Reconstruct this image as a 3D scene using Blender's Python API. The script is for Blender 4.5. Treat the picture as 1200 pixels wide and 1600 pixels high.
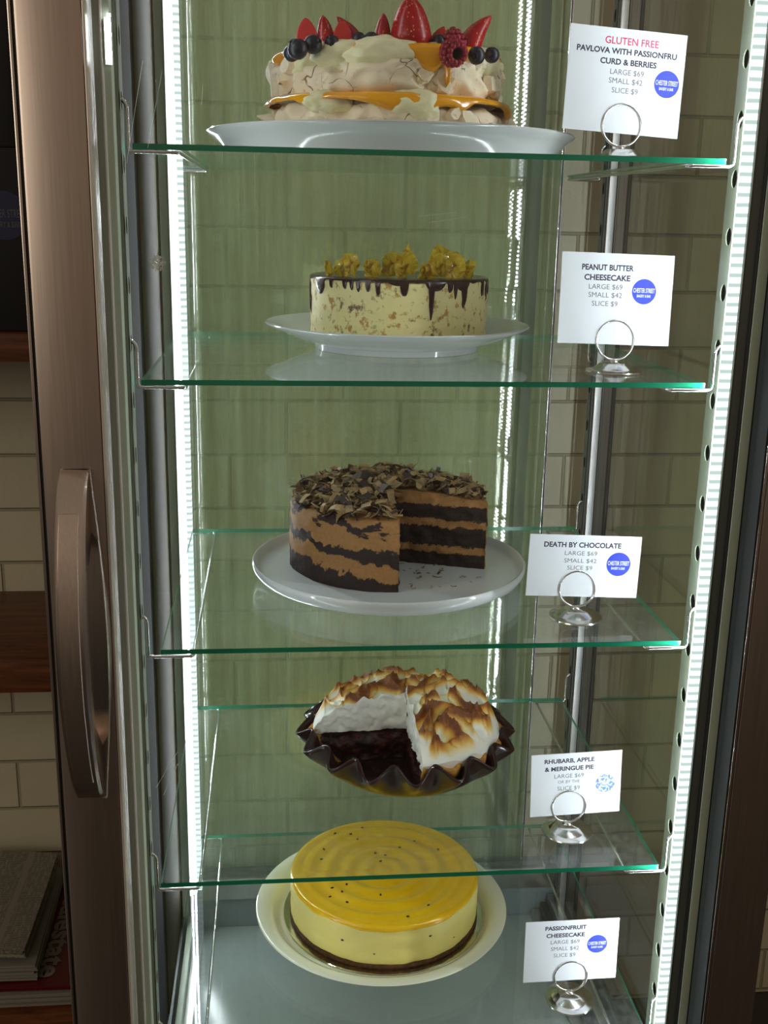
import bpy, bmesh, math, random
from mathutils import Vector, Matrix, noise
S = bpy.context.scene
for o in list(bpy.data.objects): bpy.data.objects.remove(o)
COL = S.collection
PI = math.pi
R = math.radians
rnd = random.Random(7)

# ------------------------------------------------------------------ camera
cam_d = bpy.data.cameras.new('camera'); cam = bpy.data.objects.new('camera', cam_d); COL.objects.link(cam)
cF = Vector((0.09630224, 0.9604391, -0.26130942)); cR = Vector((0.9953352, -0.09445433, 0.01965247)); cU = Vector((0.00580681, 0.26198304, 0.96505501))
M = Matrix((cR, cU, -cF)).transposed().to_4x4(); M.translation = Vector((0.15555, -1.20002, 1.5))
cam.matrix_world = M
cam_d.sensor_fit = 'VERTICAL'; cam_d.sensor_height = 36.0; cam_d.lens = 1709.77 / 1600 * 36.0
cam_d.clip_start = 0.02
S.camera = cam
# ------------------------------------------------------------------ view, world, added fill
S.view_settings.view_transform = 'Standard'; S.view_settings.look = 'None'
S.view_settings.gamma = 1.0; S.view_settings.use_curve_mapping = False
S.view_settings.exposure = 0.8
S.cycles.transparent_max_bounces = 40
S.cycles.max_bounces = 10
S.cycles.sample_clamp_indirect = 6.0
W = bpy.data.worlds.new('cafe_light'); S.world = W; W.use_nodes = True
wn = W.node_tree; wn.nodes.clear()
wo = wn.nodes.new('ShaderNodeOutputWorld'); wb = wn.nodes.new('ShaderNodeBackground')
wt = wn.nodes.new('ShaderNodeTexCoord'); ws = wn.nodes.new('ShaderNodeSeparateXYZ'); wr = wn.nodes.new('ShaderNodeValToRGB')
wm = wn.nodes.new('ShaderNodeMapRange'); wm.inputs[1].default_value = -1; wm.inputs[2].default_value = 1
wn.links.new(wt.outputs['Generated'], ws.inputs[0]); wn.links.new(ws.outputs[2], wm.inputs[0]); wn.links.new(wm.outputs[0], wr.inputs[0])
wr.color_ramp.elements[0].position = 0.30; wr.color_ramp.elements[0].color = (0.012, 0.010, 0.008, 1)
wr.color_ramp.elements[1].position = 0.62; wr.color_ramp.elements[1].color = (0.15, 0.115, 0.085, 1)
wn.links.new(wr.outputs[0], wb.inputs[0]); wb.inputs[1].default_value = 0.84
wn.links.new(wb.outputs[0], wo.inputs[0])
ld = bpy.data.lights.new('room_fill_light', 'AREA'); ld.shape = 'RECTANGLE'; ld.size = 1.6; ld.size_y = 1.6; ld.energy = 12; ld.color = (1.0, 0.9, 0.76)  # added unseen lamp behind the camera, for sheen on the door frame
lo = bpy.data.objects.new('room_fill_light', ld); COL.objects.link(lo); lo.location = (-2.6, -3.0, 2.4)
lo.rotation_euler = (Vector((0, 0.3, 1.1)) - Vector(lo.location)).to_track_quat('-Z', 'Y').to_euler()
LED_DOT = 125.0
LED_BASE = 1.5

# ------------------------------------------------------------------ helpers
def mesh_data(name, V, F, mats, smooth=False, mi=None, attr=None):
    me = bpy.data.meshes.new(name)
    me.from_pydata([tuple(v) for v in V], [], [tuple(f) for f in F])
    for m in (mats if isinstance(mats, (list, tuple)) else [mats]): me.materials.append(m)
    if mi:
        me.polygons.foreach_set('material_index', mi)
    if smooth: me.polygons.foreach_set('use_smooth', [True] * len(me.polygons))
    if attr:
        for k, vals in attr.items():
            a = me.attributes.new(k, 'FLOAT', 'POINT'); a.data.foreach_set('value', vals)
    me.validate(); me.update()
    return me
def obj(name, me, parent=None, loc=(0, 0, 0), rot=(0, 0, 0)):
    o = bpy.data.objects.new(name, me); COL.objects.link(o)
    if parent: o.parent = parent
    o.location = loc; o.rotation_euler = rot
    return o
def tag(o, label=None, cat=None, group=None, kind=None):
    if label: o['label'] = label
    if cat: o['category'] = cat
    if group: o['group'] = group
    if kind: o['kind'] = kind
    return o
def empty(name, loc, label, cat, group=None, rot=(0, 0, 0)):
    o = bpy.data.objects.new(name, None); COL.objects.link(o); o.location = loc; o.rotation_euler = rot
    o.empty_display_size = 0.02
    return tag(o, label, cat, group)
def copy_tree(o, parent=None):
    c = o.copy(); COL.objects.link(c)
    if parent: c.parent = parent
    for ch in list(o.children): copy_tree(ch, c)
    return c
class MB:
    def __init__(s): s.V = []; s.F = []; s.I = []
    def add(s, V, F, mi=0, mtx=None):
        b = len(s.V)
        s.V += [tuple(mtx @ Vector(v)) if mtx else tuple(v) for v in V]
        s.F += [tuple(i + b for i in f) for f in F]; s.I += [mi] * len(F)
        return s
    def box(s, x0, x1, y0, y1, z0, z1, bev=0.0, mi=0, mtx=None):
        bm = bmesh.new(); bmesh.ops.create_cube(bm, size=1)
        for v in bm.verts:
            v.co = Vector(((x0 + x1) / 2 + v.co.x * (x1 - x0), (y0 + y1) / 2 + v.co.y * (y1 - y0), (z0 + z1) / 2 + v.co.z * (z1 - z0)))
        if bev > 0: bmesh.ops.bevel(bm, geom=bm.edges[:], offset=bev, segments=2, affect='EDGES', profile=0.6)
        bm.verts.ensure_lookup_table(); bm.verts.index_update()
        s.add([v.co.copy() for v in bm.verts], [[v.index for v in f.verts] for f in bm.faces], mi, mtx); bm.free(); return s
    def tube(s, P, r, seg=10, closed=False, mi=0, mtx=None):
        P = [Vector(p) for p in P]; n = len(P); V = []; F = []
        rr = r if isinstance(r, (list, tuple)) else [r] * n
        up = None
        for i in range(n):
            a = P[(i - 1) % n] if (closed or i > 0) else P[i]; b = P[(i + 1) % n] if (closed or i < n - 1) else P[i]
            t = (b - a).normalized()
            if up is None:
                up = t.orthogonal().normalized()
            up = (up - t * up.dot(t)).normalized(); w = t.cross(up)
            for k in range(seg):
                an = 2 * PI * k / seg; V.append(P[i] + (up * math.cos(an) + w * math.sin(an)) * rr[i])
        for i in range(n if closed else n - 1):
            for k in range(seg):
                a0 = i * seg + k; a1 = i * seg + (k + 1) % seg; j = (i + 1) % n
                F.append((a0, a1, j * seg + (k + 1) % seg, j * seg + k))
        if not closed: F.append(tuple(reversed(range(seg)))); F.append(tuple((n - 1) * seg + k for k in range(seg)))
        s.add(V, F, mi, mtx); return s
    def lathe(s, prof, seg=96, mi=0, mtx=None, closed_prof=True):
        V = []; F = []; n = len(prof)
        for i in range(seg):
            a = 2 * PI * i / seg
            for (r, z) in prof: V.append((max(r, 1e-5) * math.cos(a), max(r, 1e-5) * math.sin(a), z))
        for i in range(seg):
            j = (i + 1) % seg
            for k in range(n - 1 if not closed_prof else n):
                l = (k + 1) % n
                F.append((i * n + k, j * n + k, j * n + l, i * n + l))
        s.add(V, F, mi, mtx); return s
    def ico(s, c, r, sub=2, mi=0, sc=(1, 1, 1)):
        bm = bmesh.new(); bmesh.ops.create_icosphere(bm, subdivisions=sub, radius=1.0)
        bm.verts.index_update()
        s.add([(c[0] + v.co.x * r * sc[0], c[1] + v.co.y * r * sc[1], c[2] + v.co.z * r * sc[2]) for v in bm.verts], [[v.index for v in f.verts] for f in bm.faces], mi); bm.free(); return s
    def me(s, name, mats, smooth=False): return mesh_data(name, s.V, s.F, mats, smooth, s.I)
def sharp(o, ang=35):
    me = o.data if hasattr(o, 'data') else o
    bm = bmesh.new(); bm.from_mesh(me)
    bmesh.ops.recalc_face_normals(bm, faces=bm.faces[:])
    for f in bm.faces: f.smooth = True
    for e in bm.edges:
        if len(e.link_faces) == 2 and e.calc_face_angle(0) > R(ang): e.smooth = False
    bm.to_mesh(me); bm.free(); return o
def fix(me):
    bm = bmesh.new(); bm.from_mesh(me); bmesh.ops.recalc_face_normals(bm, faces=bm.faces[:]); bm.to_mesh(me); bm.free(); return me
def nz(x, y, z, sc=1.0, seed=0): return noise.noise(Vector((x * sc + seed * 13.7, y * sc - seed * 7.1, z * sc + seed * 3.3)))
def fbm(x, y, z, sc=1.0, seed=0, oc=4):
    t = 0; a = 1
    for i in range(oc):
        t += a * nz(x, y, z, sc, seed + i * 5); sc *= 2.1; a *= 0.5
    return t
def sstep(a, b, x):
    t = max(0, min(1, (x - a) / (b - a))); return t * t * (3 - 2 * t)

# ------------------------------------------------------------------ materials
class NT:
    def __init__(s, name):
        s.m = bpy.data.materials.new(name); s.m.use_nodes = True; s.t = s.m.node_tree; s.t.nodes.clear()
        s.out = s.n('ShaderNodeOutputMaterial')
    def n(s, t, **k):
        x = s.t.nodes.new(t)
        for a, b in k.items():
            if a.startswith('i_'):
                key = a[2:]; key = int(key) if key.isdigit() else key.replace('_', ' ')
                s.put(x.inputs[key], b)
            else: setattr(x, a, b)
        return x
    def put(s, inp, b):
        if isinstance(b, bpy.types.NodeSocket): s.t.links.new(b, inp)
        elif isinstance(b, bpy.types.Node): s.t.links.new(b.outputs[0], inp)
        else:
            if isinstance(b, (tuple, list)) and len(b) == 3 and inp.type == 'RGBA': b = (*b, 1)
            inp.default_value = b
    def coord(s, kind='Object', scale=(1, 1, 1), loc=(0, 0, 0), rot=(0, 0, 0)):
        c = s.n('ShaderNodeTexCoord'); mp = s.n('ShaderNodeMapping')
        s.put(mp.inputs[0], c.outputs[kind]); mp.inputs['Scale'].default_value = scale; mp.inputs['Location'].default_value = loc; mp.inputs['Rotation'].default_value = rot
        return mp.outputs[0]
    def noise(s, vec, scale, detail=4, rough=0.55, dist=0):
        x = s.n('ShaderNodeTexNoise'); s.put(x.inputs['Vector'], vec); x.inputs['Scale'].default_value = scale; x.inputs['Detail'].default_value = detail; x.inputs['Roughness'].default_value = rough; x.inputs['Distortion'].default_value = dist
        return x.outputs['Fac']
    def math(s, op, a, b=0.0, c=0.0):
        x = s.n('ShaderNodeMath', operation=op); s.put(x.inputs[0], a); s.put(x.inputs[1], b); s.put(x.inputs[2], c); return x.outputs[0]
    def ramp(s, fac, stops, interp='LINEAR'):
        x = s.n('ShaderNodeValToRGB'); s.put(x.inputs[0], fac); cr = x.color_ramp; cr.interpolation = interp
        while len(cr.elements) < len(stops): cr.elements.new(0.5)
        for e, (p, c) in zip(cr.elements, stops): e.position = p; e.color = (*c, 1) if len(c) == 3 else c
        return x.outputs[0]
    def mix(s, fac, a, b):
        x = s.n('ShaderNodeMix', data_type='RGBA'); s.put(x.inputs[0], fac); s.put(x.inputs[6], a); s.put(x.inputs[7], b); return x.outputs[2]
    def bump(s, h, strength=0.3, dist=0.002):
        x = s.n('ShaderNodeBump'); s.put(x.inputs['Height'], h); x.inputs['Strength'].default_value = strength; x.inputs['Distance'].default_value = dist; return x.outputs[0]
    def pbr(s, col, rough=0.5, metal=0.0, normal=None, **k):
        p = s.n('ShaderNodeBsdfPrincipled'); s.put(p.inputs['Base Color'], col); s.put(p.inputs['Roughness'], rough); s.put(p.inputs['Metallic'], metal)
        if normal is not None: s.put(p.inputs['Normal'], normal)
        for a, b in k.items(): s.put(p.inputs[a.replace('_', ' ')], b)
        s.put(s.out.inputs[0], p); return s.m
def lin(r, g, b): return tuple(((c / 255) / 12.92 if c / 255 <= 0.04045 else ((c / 255 + 0.055) / 1.055) ** 2.4) for c in (r, g, b))
def simple(name, col, rough=0.5, metal=0.0, nscale=60, var=0.12, bump=0.0, bdist=0.0005, **k):
    t = NT(name); v = t.coord(); f = t.noise(v, nscale)
    c = t.mix(f, tuple(x * (1 - var) for x in col), tuple(min(1, x * (1 + var)) for x in col))
    nrm = t.bump(f, bump, bdist) if bump else None
    return t.pbr(c, rough, metal, nrm, **k)
def emit(name, col, st):
    t = NT(name); e = t.n('ShaderNodeEmission'); e.inputs[0].default_value = (*col, 1); e.inputs[1].default_value = st; t.put(t.out.inputs[0], e); t.m.cycles.emission_sampling = 'FRONT_BACK'; return t.m
def glass(name, tint, refl=1.0, dirt_haze=0.0, streak=False, haze_col=(0.8, 0.85, 0.8)):
    """thin slab glass: straight transmission plus Fresnel (Schlick) mirror on each face"""
    t = NT(name); g = t.n('ShaderNodeNewGeometry')
    d = t.n('ShaderNodeVectorMath', operation='DOT_PRODUCT'); t.put(d.inputs[0], g.outputs['Normal']); t.put(d.inputs[1], g.outputs['Incoming'])
    c = t.math('ABSOLUTE', d.outputs['Value']); o = t.math('SUBTRACT', 1.0, c); p = t.math('POWER', o, 5.0)
    F = t.math('MULTIPLY_ADD', p, 0.957 * refl, 0.043 * refl)
    tr = t.n('ShaderNodeBsdfTransparent'); t.put(tr.inputs[0], tint)
    gl = t.n('ShaderNodeBsdfGlossy'); gl.inputs['Roughness'].default_value = 0.006; gl.inputs[0].default_value = (1, 1, 1, 1)
    base = tr.outputs[0]
    if dirt_haze > 0:
        sc = (1, 1, 0.03) if streak else (1, 1, 1)
        v = t.coord('Object', sc)
        n1 = t.noise(v, 90, 6, 0.7); n2 = t.noise(t.coord(), 6, 4, 0.6)
        f = t.math('MULTIPLY', t.math('MULTIPLY', t.ramp(n1, [(0.35, (0, 0, 0)), (0.7, (1, 1, 1))]), n2), dirt_haze * 2)
        df = t.n('ShaderNodeBsdfDiffuse'); t.put(df.inputs[0], haze_col)
        tl = t.n('ShaderNodeBsdfTranslucent'); t.put(tl.inputs[0], haze_col)
        ad = t.n('ShaderNodeMixShader'); ad.inputs[0].default_value = 0.5; t.put(ad.inputs[1], df); t.put(ad.inputs[2], tl)
        mx = t.n('ShaderNodeMixShader'); t.put(mx.inputs[0], f); t.put(mx.inputs[1], base); t.put(mx.inputs[2], ad); base = mx.outputs[0]
    m2 = t.n('ShaderNodeMixShader'); t.put(m2.inputs[0], F); t.put(m2.inputs[1], base); t.put(m2.inputs[2], gl); t.put(t.out.inputs[0], m2)
    return t.m
def steel(name, col, rough, streakdir='z', amt=0.12):
    t = NT(name); sc = {'z': (1, 1, 0.02), 'x': (0.02, 1, 1), 'y': (1, 0.02, 1)}[streakdir]
    f = t.noise(t.coord('Object', sc), 500, 3, 0.6)
    c = t.mix(f, tuple(x * (1 - amt) for x in col), tuple(min(1, x * (1 + amt)) for x in col))
    r = t.math('MULTIPLY_ADD', f, 0.12, rough - 0.06)
    return t.pbr(c, r, 1.0, t.bump(f, 0.05, 0.0003))
M_ = {}
M_['chrome'] = steel('polished_steel', (0.80, 0.79, 0.77), 0.17)
M_['wire'] = steel('steel_wire', (0.75, 0.75, 0.74), 0.16)
M_['stile'] = steel('brushed_bronze_steel', (0.60, 0.50, 0.43), 0.34, 'z')
M_['trim'] = steel('satin_trim', (0.66, 0.58, 0.52), 0.22)
M_['lit_trim'] = simple('lit_metal_trim', lin(240, 232, 222), 0.25, 0.35, 40, 0.04)  # lit copy of the trim: LED reflection painted in as near-white
M_['frame'] = simple('grey_painted_frame', lin(196, 206, 184), 0.38, 0.0, 40, 0.05)
M_['frame_dark'] = simple('dark_grey_frame', lin(84, 86, 78), 0.4, 0.0, 40, 0.08)
M_['rail'] = steel('satin_rail', (0.50, 0.50, 0.47), 0.3)
M_['panel'] = simple('dark_reflection_panel', lin(62, 56, 32), 0.8, 0.0, 12, 0.15, Specular_IOR_Level=0.08)
M_['upright'] = simple('grey_upright_paint', lin(128, 136, 116), 0.4, 0.0, 40, 0.05)
M_['rubber'] = simple('black_rubber', (0.012, 0.013, 0.012), 0.5)
M_['dark'] = simple('dark_hole_and_band', (0.006, 0.006, 0.006), 0.8)  # near-black for the hole backs and the panel's dark reflection band
M_['floorp'] = simple('pale_grey_enamel', lin(160, 168, 167), 0.22, 0.0, 30, 0.04)
M_['band'] = simple('blue_grey_enamel', lin(128, 140, 148), 0.35, 0.0, 30, 0.05)
M_['door_glass'] = glass('door_glass', (0.975, 0.985, 0.975), 0.55)
M_['shelf_glass'] = glass('shelf_glass', (0.965, 0.99, 0.975), 1.0, 0.05)
M_['back_glass'] = glass('back_glass', (0.980, 0.991, 0.958), 1.0, 0.32, True, (0.78, 0.90, 0.62))  # streaky dirt plus painted greenish haze that lightens the wall behind
M_['side_glass'] = glass('side_glass', (0.93, 0.94, 0.92), 1.0, 0.05, True, (0.6, 0.58, 0.5))
t = NT('green_glass_edge'); M_['edge'] = t.pbr(t.mix(t.noise(t.coord('Object', (0.3, 1, 1)), 40), lin(16, 118, 84), lin(36, 156, 118)), 0.15, 0.0)
M_['led'] = emit('led_chip', (0.86, 0.93, 1.0), LED_DOT)
M_['ledbase'] = emit('led_diffuser', (0.86, 0.92, 1.0), LED_BASE)
M_['led_soft'] = emit('dim_led_chip', (0.86, 0.93, 1.0), LED_DOT * 0.5)
M_['led_reflection'] = emit('led_reflection_glow', (0.86, 0.93, 1.0), LED_DOT * 0.08)
t = NT('glowing_led_cover')
wv = t.n('ShaderNodeTexWave', bands_direction='Z'); t.put(wv.inputs['Vector'], t.coord()); wv.inputs['Scale'].default_value = 30; wv.inputs['Distortion'].default_value = 0.4
em = t.n('ShaderNodeEmission'); t.put(em.inputs[0], t.ramp(wv.outputs['Fac'], [(0.20, (0.42, 0.52, 0.49)), (0.45, (0.80, 0.92, 0.95))])); em.inputs[1].default_value = 0.85; t.put(t.out.inputs[0], em); M_['cover'] = t.m  # cover glows by itself; bright and dim rungs are painted into the emission
# brick wall
t = NT('painted_brick')
mp = t.coord('Object')
b = t.n('ShaderNodeTexBrick'); t.put(b.inputs['Vector'], mp); b.offset = 0.5
b.inputs['Scale'].default_value = 1.0; b.inputs['Brick Width'].default_value = 0.19; b.inputs['Row Height'].default_value = 0.092
b.inputs['Mortar Size'].default_value = 0.0034; b.inputs['Mortar Smooth'].default_value = 0.6
b.inputs['Color1'].default_value = (*lin(226, 220, 192), 1); b.inputs['Color2'].default_value = (*lin(216, 208, 180), 1); b.inputs['Mortar'].default_value = (*lin(172, 167, 140), 1)
n1 = t.noise(mp, 14, 5); n2 = t.noise(mp, 120, 4)
col = t.mix(t.math('MULTIPLY', n1, 0.35), b.outputs['Color'], lin(176, 168, 136))
h = t.math('ADD', t.math('MULTIPLY', b.outputs['Fac'], -1.0), t.math('MULTIPLY', n2, 0.18))
h = t.math('ADD', h, t.math('MULTIPLY', n1, 0.5))
M_['brick'] = t.pbr(col, 0.6, 0.0, t.bump(h, 0.8, 0.004))
t = NT('dark_tiled_floor'); b = t.n('ShaderNodeTexBrick'); t.put(b.inputs['Vector'], t.coord()); b.offset = 0; b.inputs['Scale'].default_value = 1; b.inputs['Brick Width'].default_value = 0.3; b.inputs['Row Height'].default_value = 0.3; b.inputs['Mortar Size'].default_value = 0.004
b.inputs['Color1'].default_value = (0.05, 0.045, 0.04, 1); b.inputs['Color2'].default_value = (0.04, 0.036, 0.03, 1); b.inputs['Mortar'].default_value = (0.02, 0.02, 0.02, 1)
M_['floor'] = t.pbr(b.outputs['Color'], 0.4)
t = NT('stained_wood'); f = t.noise(t.coord('Object', (0.12, 1, 1)), 60, 6, 0.65, 0.6)
M_['wood'] = t.pbr(t.ramp(f, [(0.3, lin(70, 38, 20)), (0.7, lin(140, 82, 44))]), 0.45, 0.0, t.bump(f, 0.2, 0.001))
M_['china'] = simple('white_china', lin(206, 209, 207), 0.12, 0.0, 8, 0.02, Coat_Weight=0.3)
M_['china_cream'] = simple('cream_china', lin(232, 232, 205), 0.14, 0.0, 8, 0.02, Coat_Weight=0.3)
M_['card'] = simple('white_card', lin(218, 222, 226), 0.6, 0.0, 8, 0.01)
M_['ink'] = simple('dark_ink', lin(42, 40, 62), 0.6)
M_['ink_grey'] = simple('grey_ink', lin(96, 96, 104), 0.6)
M_['ink_red'] = simple('red_ink', lin(205, 38, 92), 0.6)
M_['blue'] = simple('blue_logo', lin(24, 52, 184), 0.55)
M_['blue_dark'] = simple('navy_plastic', lin(18, 26, 70), 0.5)
t = NT('flaking_blue_print'); vv = t.coord(); f = t.noise(vv, 260, 3, 0.7)
M_['blue_worn'] = t.pbr(t.ramp(f, [(0.50, lin(80, 125, 195)), (0.54, lin(226, 232, 240))]), 0.5)
M_['white_ink'] = simple('white_ink', lin(225, 230, 250), 0.6)
M_['black'] = simple('matt_black', lin(16, 15, 14), 0.6)

# ------------------------------------------------------------------ room
Z1, Z2, Z3, Z4, Z5 = 1.5638, 1.3205, 1.0064, 0.6979, 0.4536
HZ = 0.0436; W0 = 0.65; D0 = 0.509; YW = 0.60
wall = obj('wall_back', MB().add([(-1.6, 0, 0), (1.9, 0, 0), (1.9, 0, 2.6), (-1.6, 0, 2.6), (-1.6, 0.1, 0), (1.9, 0.1, 0), (1.9, 0.1, 2.6), (-1.6, 0.1, 2.6)], [(0, 1, 2, 3), (5, 4, 7, 6), (4, 0, 3, 7), (1, 5, 6, 2), (3, 2, 6, 7), (4, 5, 1, 0)]).me('wall_back', M_['brick']), None, (0, YW, 0))
tag(wall, 'painted cream brick wall behind the display fridge', None, None, 'structure')
# brick texture reads X and Z: rotate its coordinates
nt = M_['brick'].node_tree
for n in nt.nodes:
    if n.type == 'MAPPING': n.inputs['Rotation'].default_value = (R(-90), 0, 0); n.inputs['Location'].default_value = (0.1150, -0.006, 0)
fl = obj('floor', MB().box(-1.6, 1.9, -3.2, YW, -0.05, 0).me('floor', M_['floor'])); tag(fl, 'dark tiled cafe floor under the display fridge', None, None, 'structure')

# ------------------------------------------------------------------ display fridge
fr = empty('display_fridge', (W0 / 2, 0.25, 0), 'tall glass-sided display fridge with lit interior and long-handled front door', 'fridge')
FX, FY = -W0 / 2, -0.25     # local offset
ZT = 1.98; ZF = 0.266
def fpart(name, mb, mats, sh=True):
    o = obj(name, mb.me(name, mats), fr, (FX, FY, 0))
    if sh: sharp(o)
    return o
# cabinet body: base and top box
fpart('base_cabinet', MB().box(-0.05, 0.70, -0.035, 0.56, 0.02, ZF - 0.03, 0.004), M_['stile'])
fpart('floor_panel', MB().box(-0.006, 0.656, -0.02, 0.515, ZF - 0.0298, ZF, 0.002), M_['floorp'])
fpart('top_panel', MB().box(-0.05, 0.70, -0.035, 0.56, ZT, ZT + 0.12, 0.004), M_['stile'])
# back bottom rail
mb = MB(); mb.box(-0.006, 0.656, 0.5152, 0.5305, ZF - 0.0298, 0.324, 0.001, 1); mb.box(-0.006, 0.656, 0.508, 0.5295, 0.3242, 0.366, 0.003); mb.box(-0.006, 0.656, 0.516, 0.531, 0.3662, 0.376, 0.001, 2)
fpart('rear_rail', mb, [M_['rail'], M_['band'], M_['rubber']])
# side bottom rails
for nm, xs in (('left', ((-0.006, 0.004, 0.302, M_['frame']), (0.0042, 0.020, 0.284, M_['rail']))), ('right', ((0.612, 0.628, 0.282, M_['rail']), (0.6282, 0.640, 0.296, M_['rubber']), (0.6402, 0.656, 0.312, M_['rail'])))):
    mb = MB(); ms = []
    for k, (a, b_, zt, m) in enumerate(xs): mb.box(a, b_, -0.015, 0.507, ZF + 0.0002, zt, 0.0015, k); ms.append(m)
    fpart('side_rail', mb, ms)
# corner posts
def post(x0, x1, y0, y1, mats, extra=None):
    mb = MB(); mb.box(x0, x1, y0, y1, ZF - 0.03, ZT, 0.002)
    if extra: extra(mb)
    return fpart('corner_post', mb, mats)
zz0, zz1 = ZF - 0.03, ZT
post(-0.060, -0.0045, -0.030, 0.013, [M_['frame'], M_['lit_trim'], M_['rubber']], lambda m: (m.tube([(-0.0135, -0.0310, zz0), (-0.0135, -0.0310, zz1)], 0.0019, 8, mi=1), m.box(-0.024, -0.0225, -0.0312, -0.0295, zz0, zz1, 0, 2), m.box(-0.031, -0.030, -0.0312, -0.0295, zz0, zz1, 0, 2)))
post(0.6590, 0.712, -0.0245, 0.013, [M_['frame_dark'], M_['chrome'], M_['rubber'], M_['frame']], lambda m: (m.tube([(0.6610, -0.0250, zz0), (0.6610, -0.0250, zz1)], 0.0010, 8, mi=1), m.box(0.6722, 0.6736, -0.0325, -0.0240, zz0, zz1, 0, 2), m.box(0.6738, 0.6850, -0.0335, -0.0240, zz0, zz1, 0.0008, 3), m.box(0.6852, 0.6880, -0.0325, -0.0240, zz0, zz1, 0, 2)))
post(-0.0320, -0.0045, 0.497, 0.530, [M_['frame'], M_['trim'], M_['rubber']], lambda m: (m.box(-0.0165, -0.0150, 0.4955, 0.498, zz0, zz1, 0, 1), m.box(-0.046, -0.0322, 0.497, 0.53, zz0, zz1, 0.001, 2)))  # outer black strip added; it imitates a dark reflection in the side glass
post(0.6600, 0.6900, 0.500, 0.531, [M_['rail'], M_['chrome'], M_['rubber']], lambda m: (m.tube([(0.6605, 0.4995, zz0), (0.6605, 0.4995, zz1)], 0.0011, 8, mi=1), m.tube([(0.673, 0.4993, zz0), (0.673, 0.4993, zz1)], 0.0008, 8, mi=2), m.box(0.6902, 0.697, 0.502, 0.53, zz0, zz1, 0.001, 2)))
# perforated uprights
def upright(xp, side, yc, w=0.024, mat=None):
    """plate in the plane x = xp with slotted holes; side = +1 faces +x"""
    V = []; F = []; pitch = 0.0612; z0 = Z1 + HZ - pitch * 21 - pitch / 2; n = 28; nk = 16
    hw, hh = (0.0052, 0.0092) if w < 0.03 else (0.0078, 0.0098)
    th = 0.0012
    for c in range(n):
        zc = z0 + (c + 0.5) * pitch
        if zc + pitch / 2 > ZT: break
        for L in range(2):
            x = xp - side * th * L
            base = len(V)
            for k in range(nk):
                a = 2 * PI * k / nk; ca, sa = math.cos(a), math.sin(a)
                q = max(abs(ca), abs(sa)); V.append((x, yc + ca / q * w / 2, zc + sa / q * pitch / 2))
                V.append((x, yc + ca * hw, zc + sa * hh))
            for k in range(nk):
                j = (k + 1) % nk
                F.append((base + 2 * k, base + 2 * j, base + 2 * j + 1, base + 2 * k + 1))
        b0 = len(V) - 4 * nk; b1 = b0 + 2 * nk
        for k in range(nk):
            j = (k + 1) % nk
            F.append((b0 + 2 * k + 1, b0 + 2 * j + 1, b1 + 2 * j + 1, b1 + 2 * k + 1))
    mb = MB(); mb.add(V, F)
    xa, xb = sorted((xp - side * 0.0012, xp - side * 0.0045))
    za, zb = ZF + 0.002, ZT
    for (ya, yb) in ((yc - w / 2, yc - w / 2 + 0.0012), (yc + w / 2 - 0.0012, yc + w / 2)): mb.box(xa, xb, ya, yb, za, zb, 0, 0)
    bx = xp - side * 0.0046; xa, xb = sorted((bx, bx + side * 0.0004)); mb.box(xa, xb, yc - w / 2, yc + w / 2, za, zb, 0, 1)
    o = fpart('perforated_upright', mb, [mat or M_['frame'], M_['dark']], False)
    return o
upright(0.0, 1, 0.0, 0.024, M_['upright']); upright(W0 + 0.004, -1, 0.0085, 0.036, M_['upright'])
upright(0.0, 1, D0, 0.020, M_['upright']); upright(W0 + 0.004, -1, D0 - 0.002, 0.020, M_['frame_dark'])
# LED strips: channel, glowing base, chips
def led(p, nrm, width, z0, z1, chip='led'):
    n = Vector(nrm).normalized(); s = Vector((0, 0, 1)).cross(n)
    mt = Matrix((s, n, Vector((0, 0, 1)))).transposed().to_4x4(); mt.translation = Vector(p)
    mb = MB(); w = width / 2
    mb.box(-w, w, -0.004, 0, z0, z1, 0.0005, 0, mt)
    mb.box(-w * 0.9, w * 0.9, 0.0001, 0.0012, z0, z1, 0, 1, mt)
    z = z0 + 0.006; k = 0
    while z < z1:
        for sx in (-0.42, 0.42):
            zz = z + (0.0042 if sx > 0 else 0)
            mb.add([(sx * w - 0.0017, 0.0014, zz - 0.0017), (sx * w + 0.0017, 0.0014, zz - 0.0017), (sx * w + 0.0017, 0.0014, zz + 0.0017), (sx * w - 0.0017, 0.0014, zz + 0.0017)], [(0, 1, 2, 3)], 2, mt)
        z += 0.0086; k += 1
    o = fpart('led_strip', mb, [M_['frame'], M_['ledbase'], M_[chip]], False)
    return o
led((0.0050, 0.489, 0), (0.62, -0.78, 0), 0.016, 0.352, ZT)          # back left
led((0.6510, -0.0165, 0), (-0.75, 0.66, 0), 0.012, ZF + 0.01, ZT)    # front right
led((-0.0105, 0.0200, 0), (0.998, 0.05, 0), 0.010, ZF + 0.04, ZT, 'led_soft')    # front left, behind the post
led((-0.0062, -0.0345, 0), (0.35, -1.0, 0), 0.0070, 1.637, 1.679, 'led_reflection')       # short glowing piece added on the left post, imitates a strip's reflection
mb = MB(); mb.box(0.6455, 0.6580, -0.0285, -0.0250, ZF + 0.005, ZT, 0.0008)
fpart('led_cover', mb, [M_['cover']])
mb = MB(); mb.box(0.0110, 0.0190, 0.5000, 0.5120, 0.352, ZT, 0.001); fpart('led_cover', mb, [M_['cover']])
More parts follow.
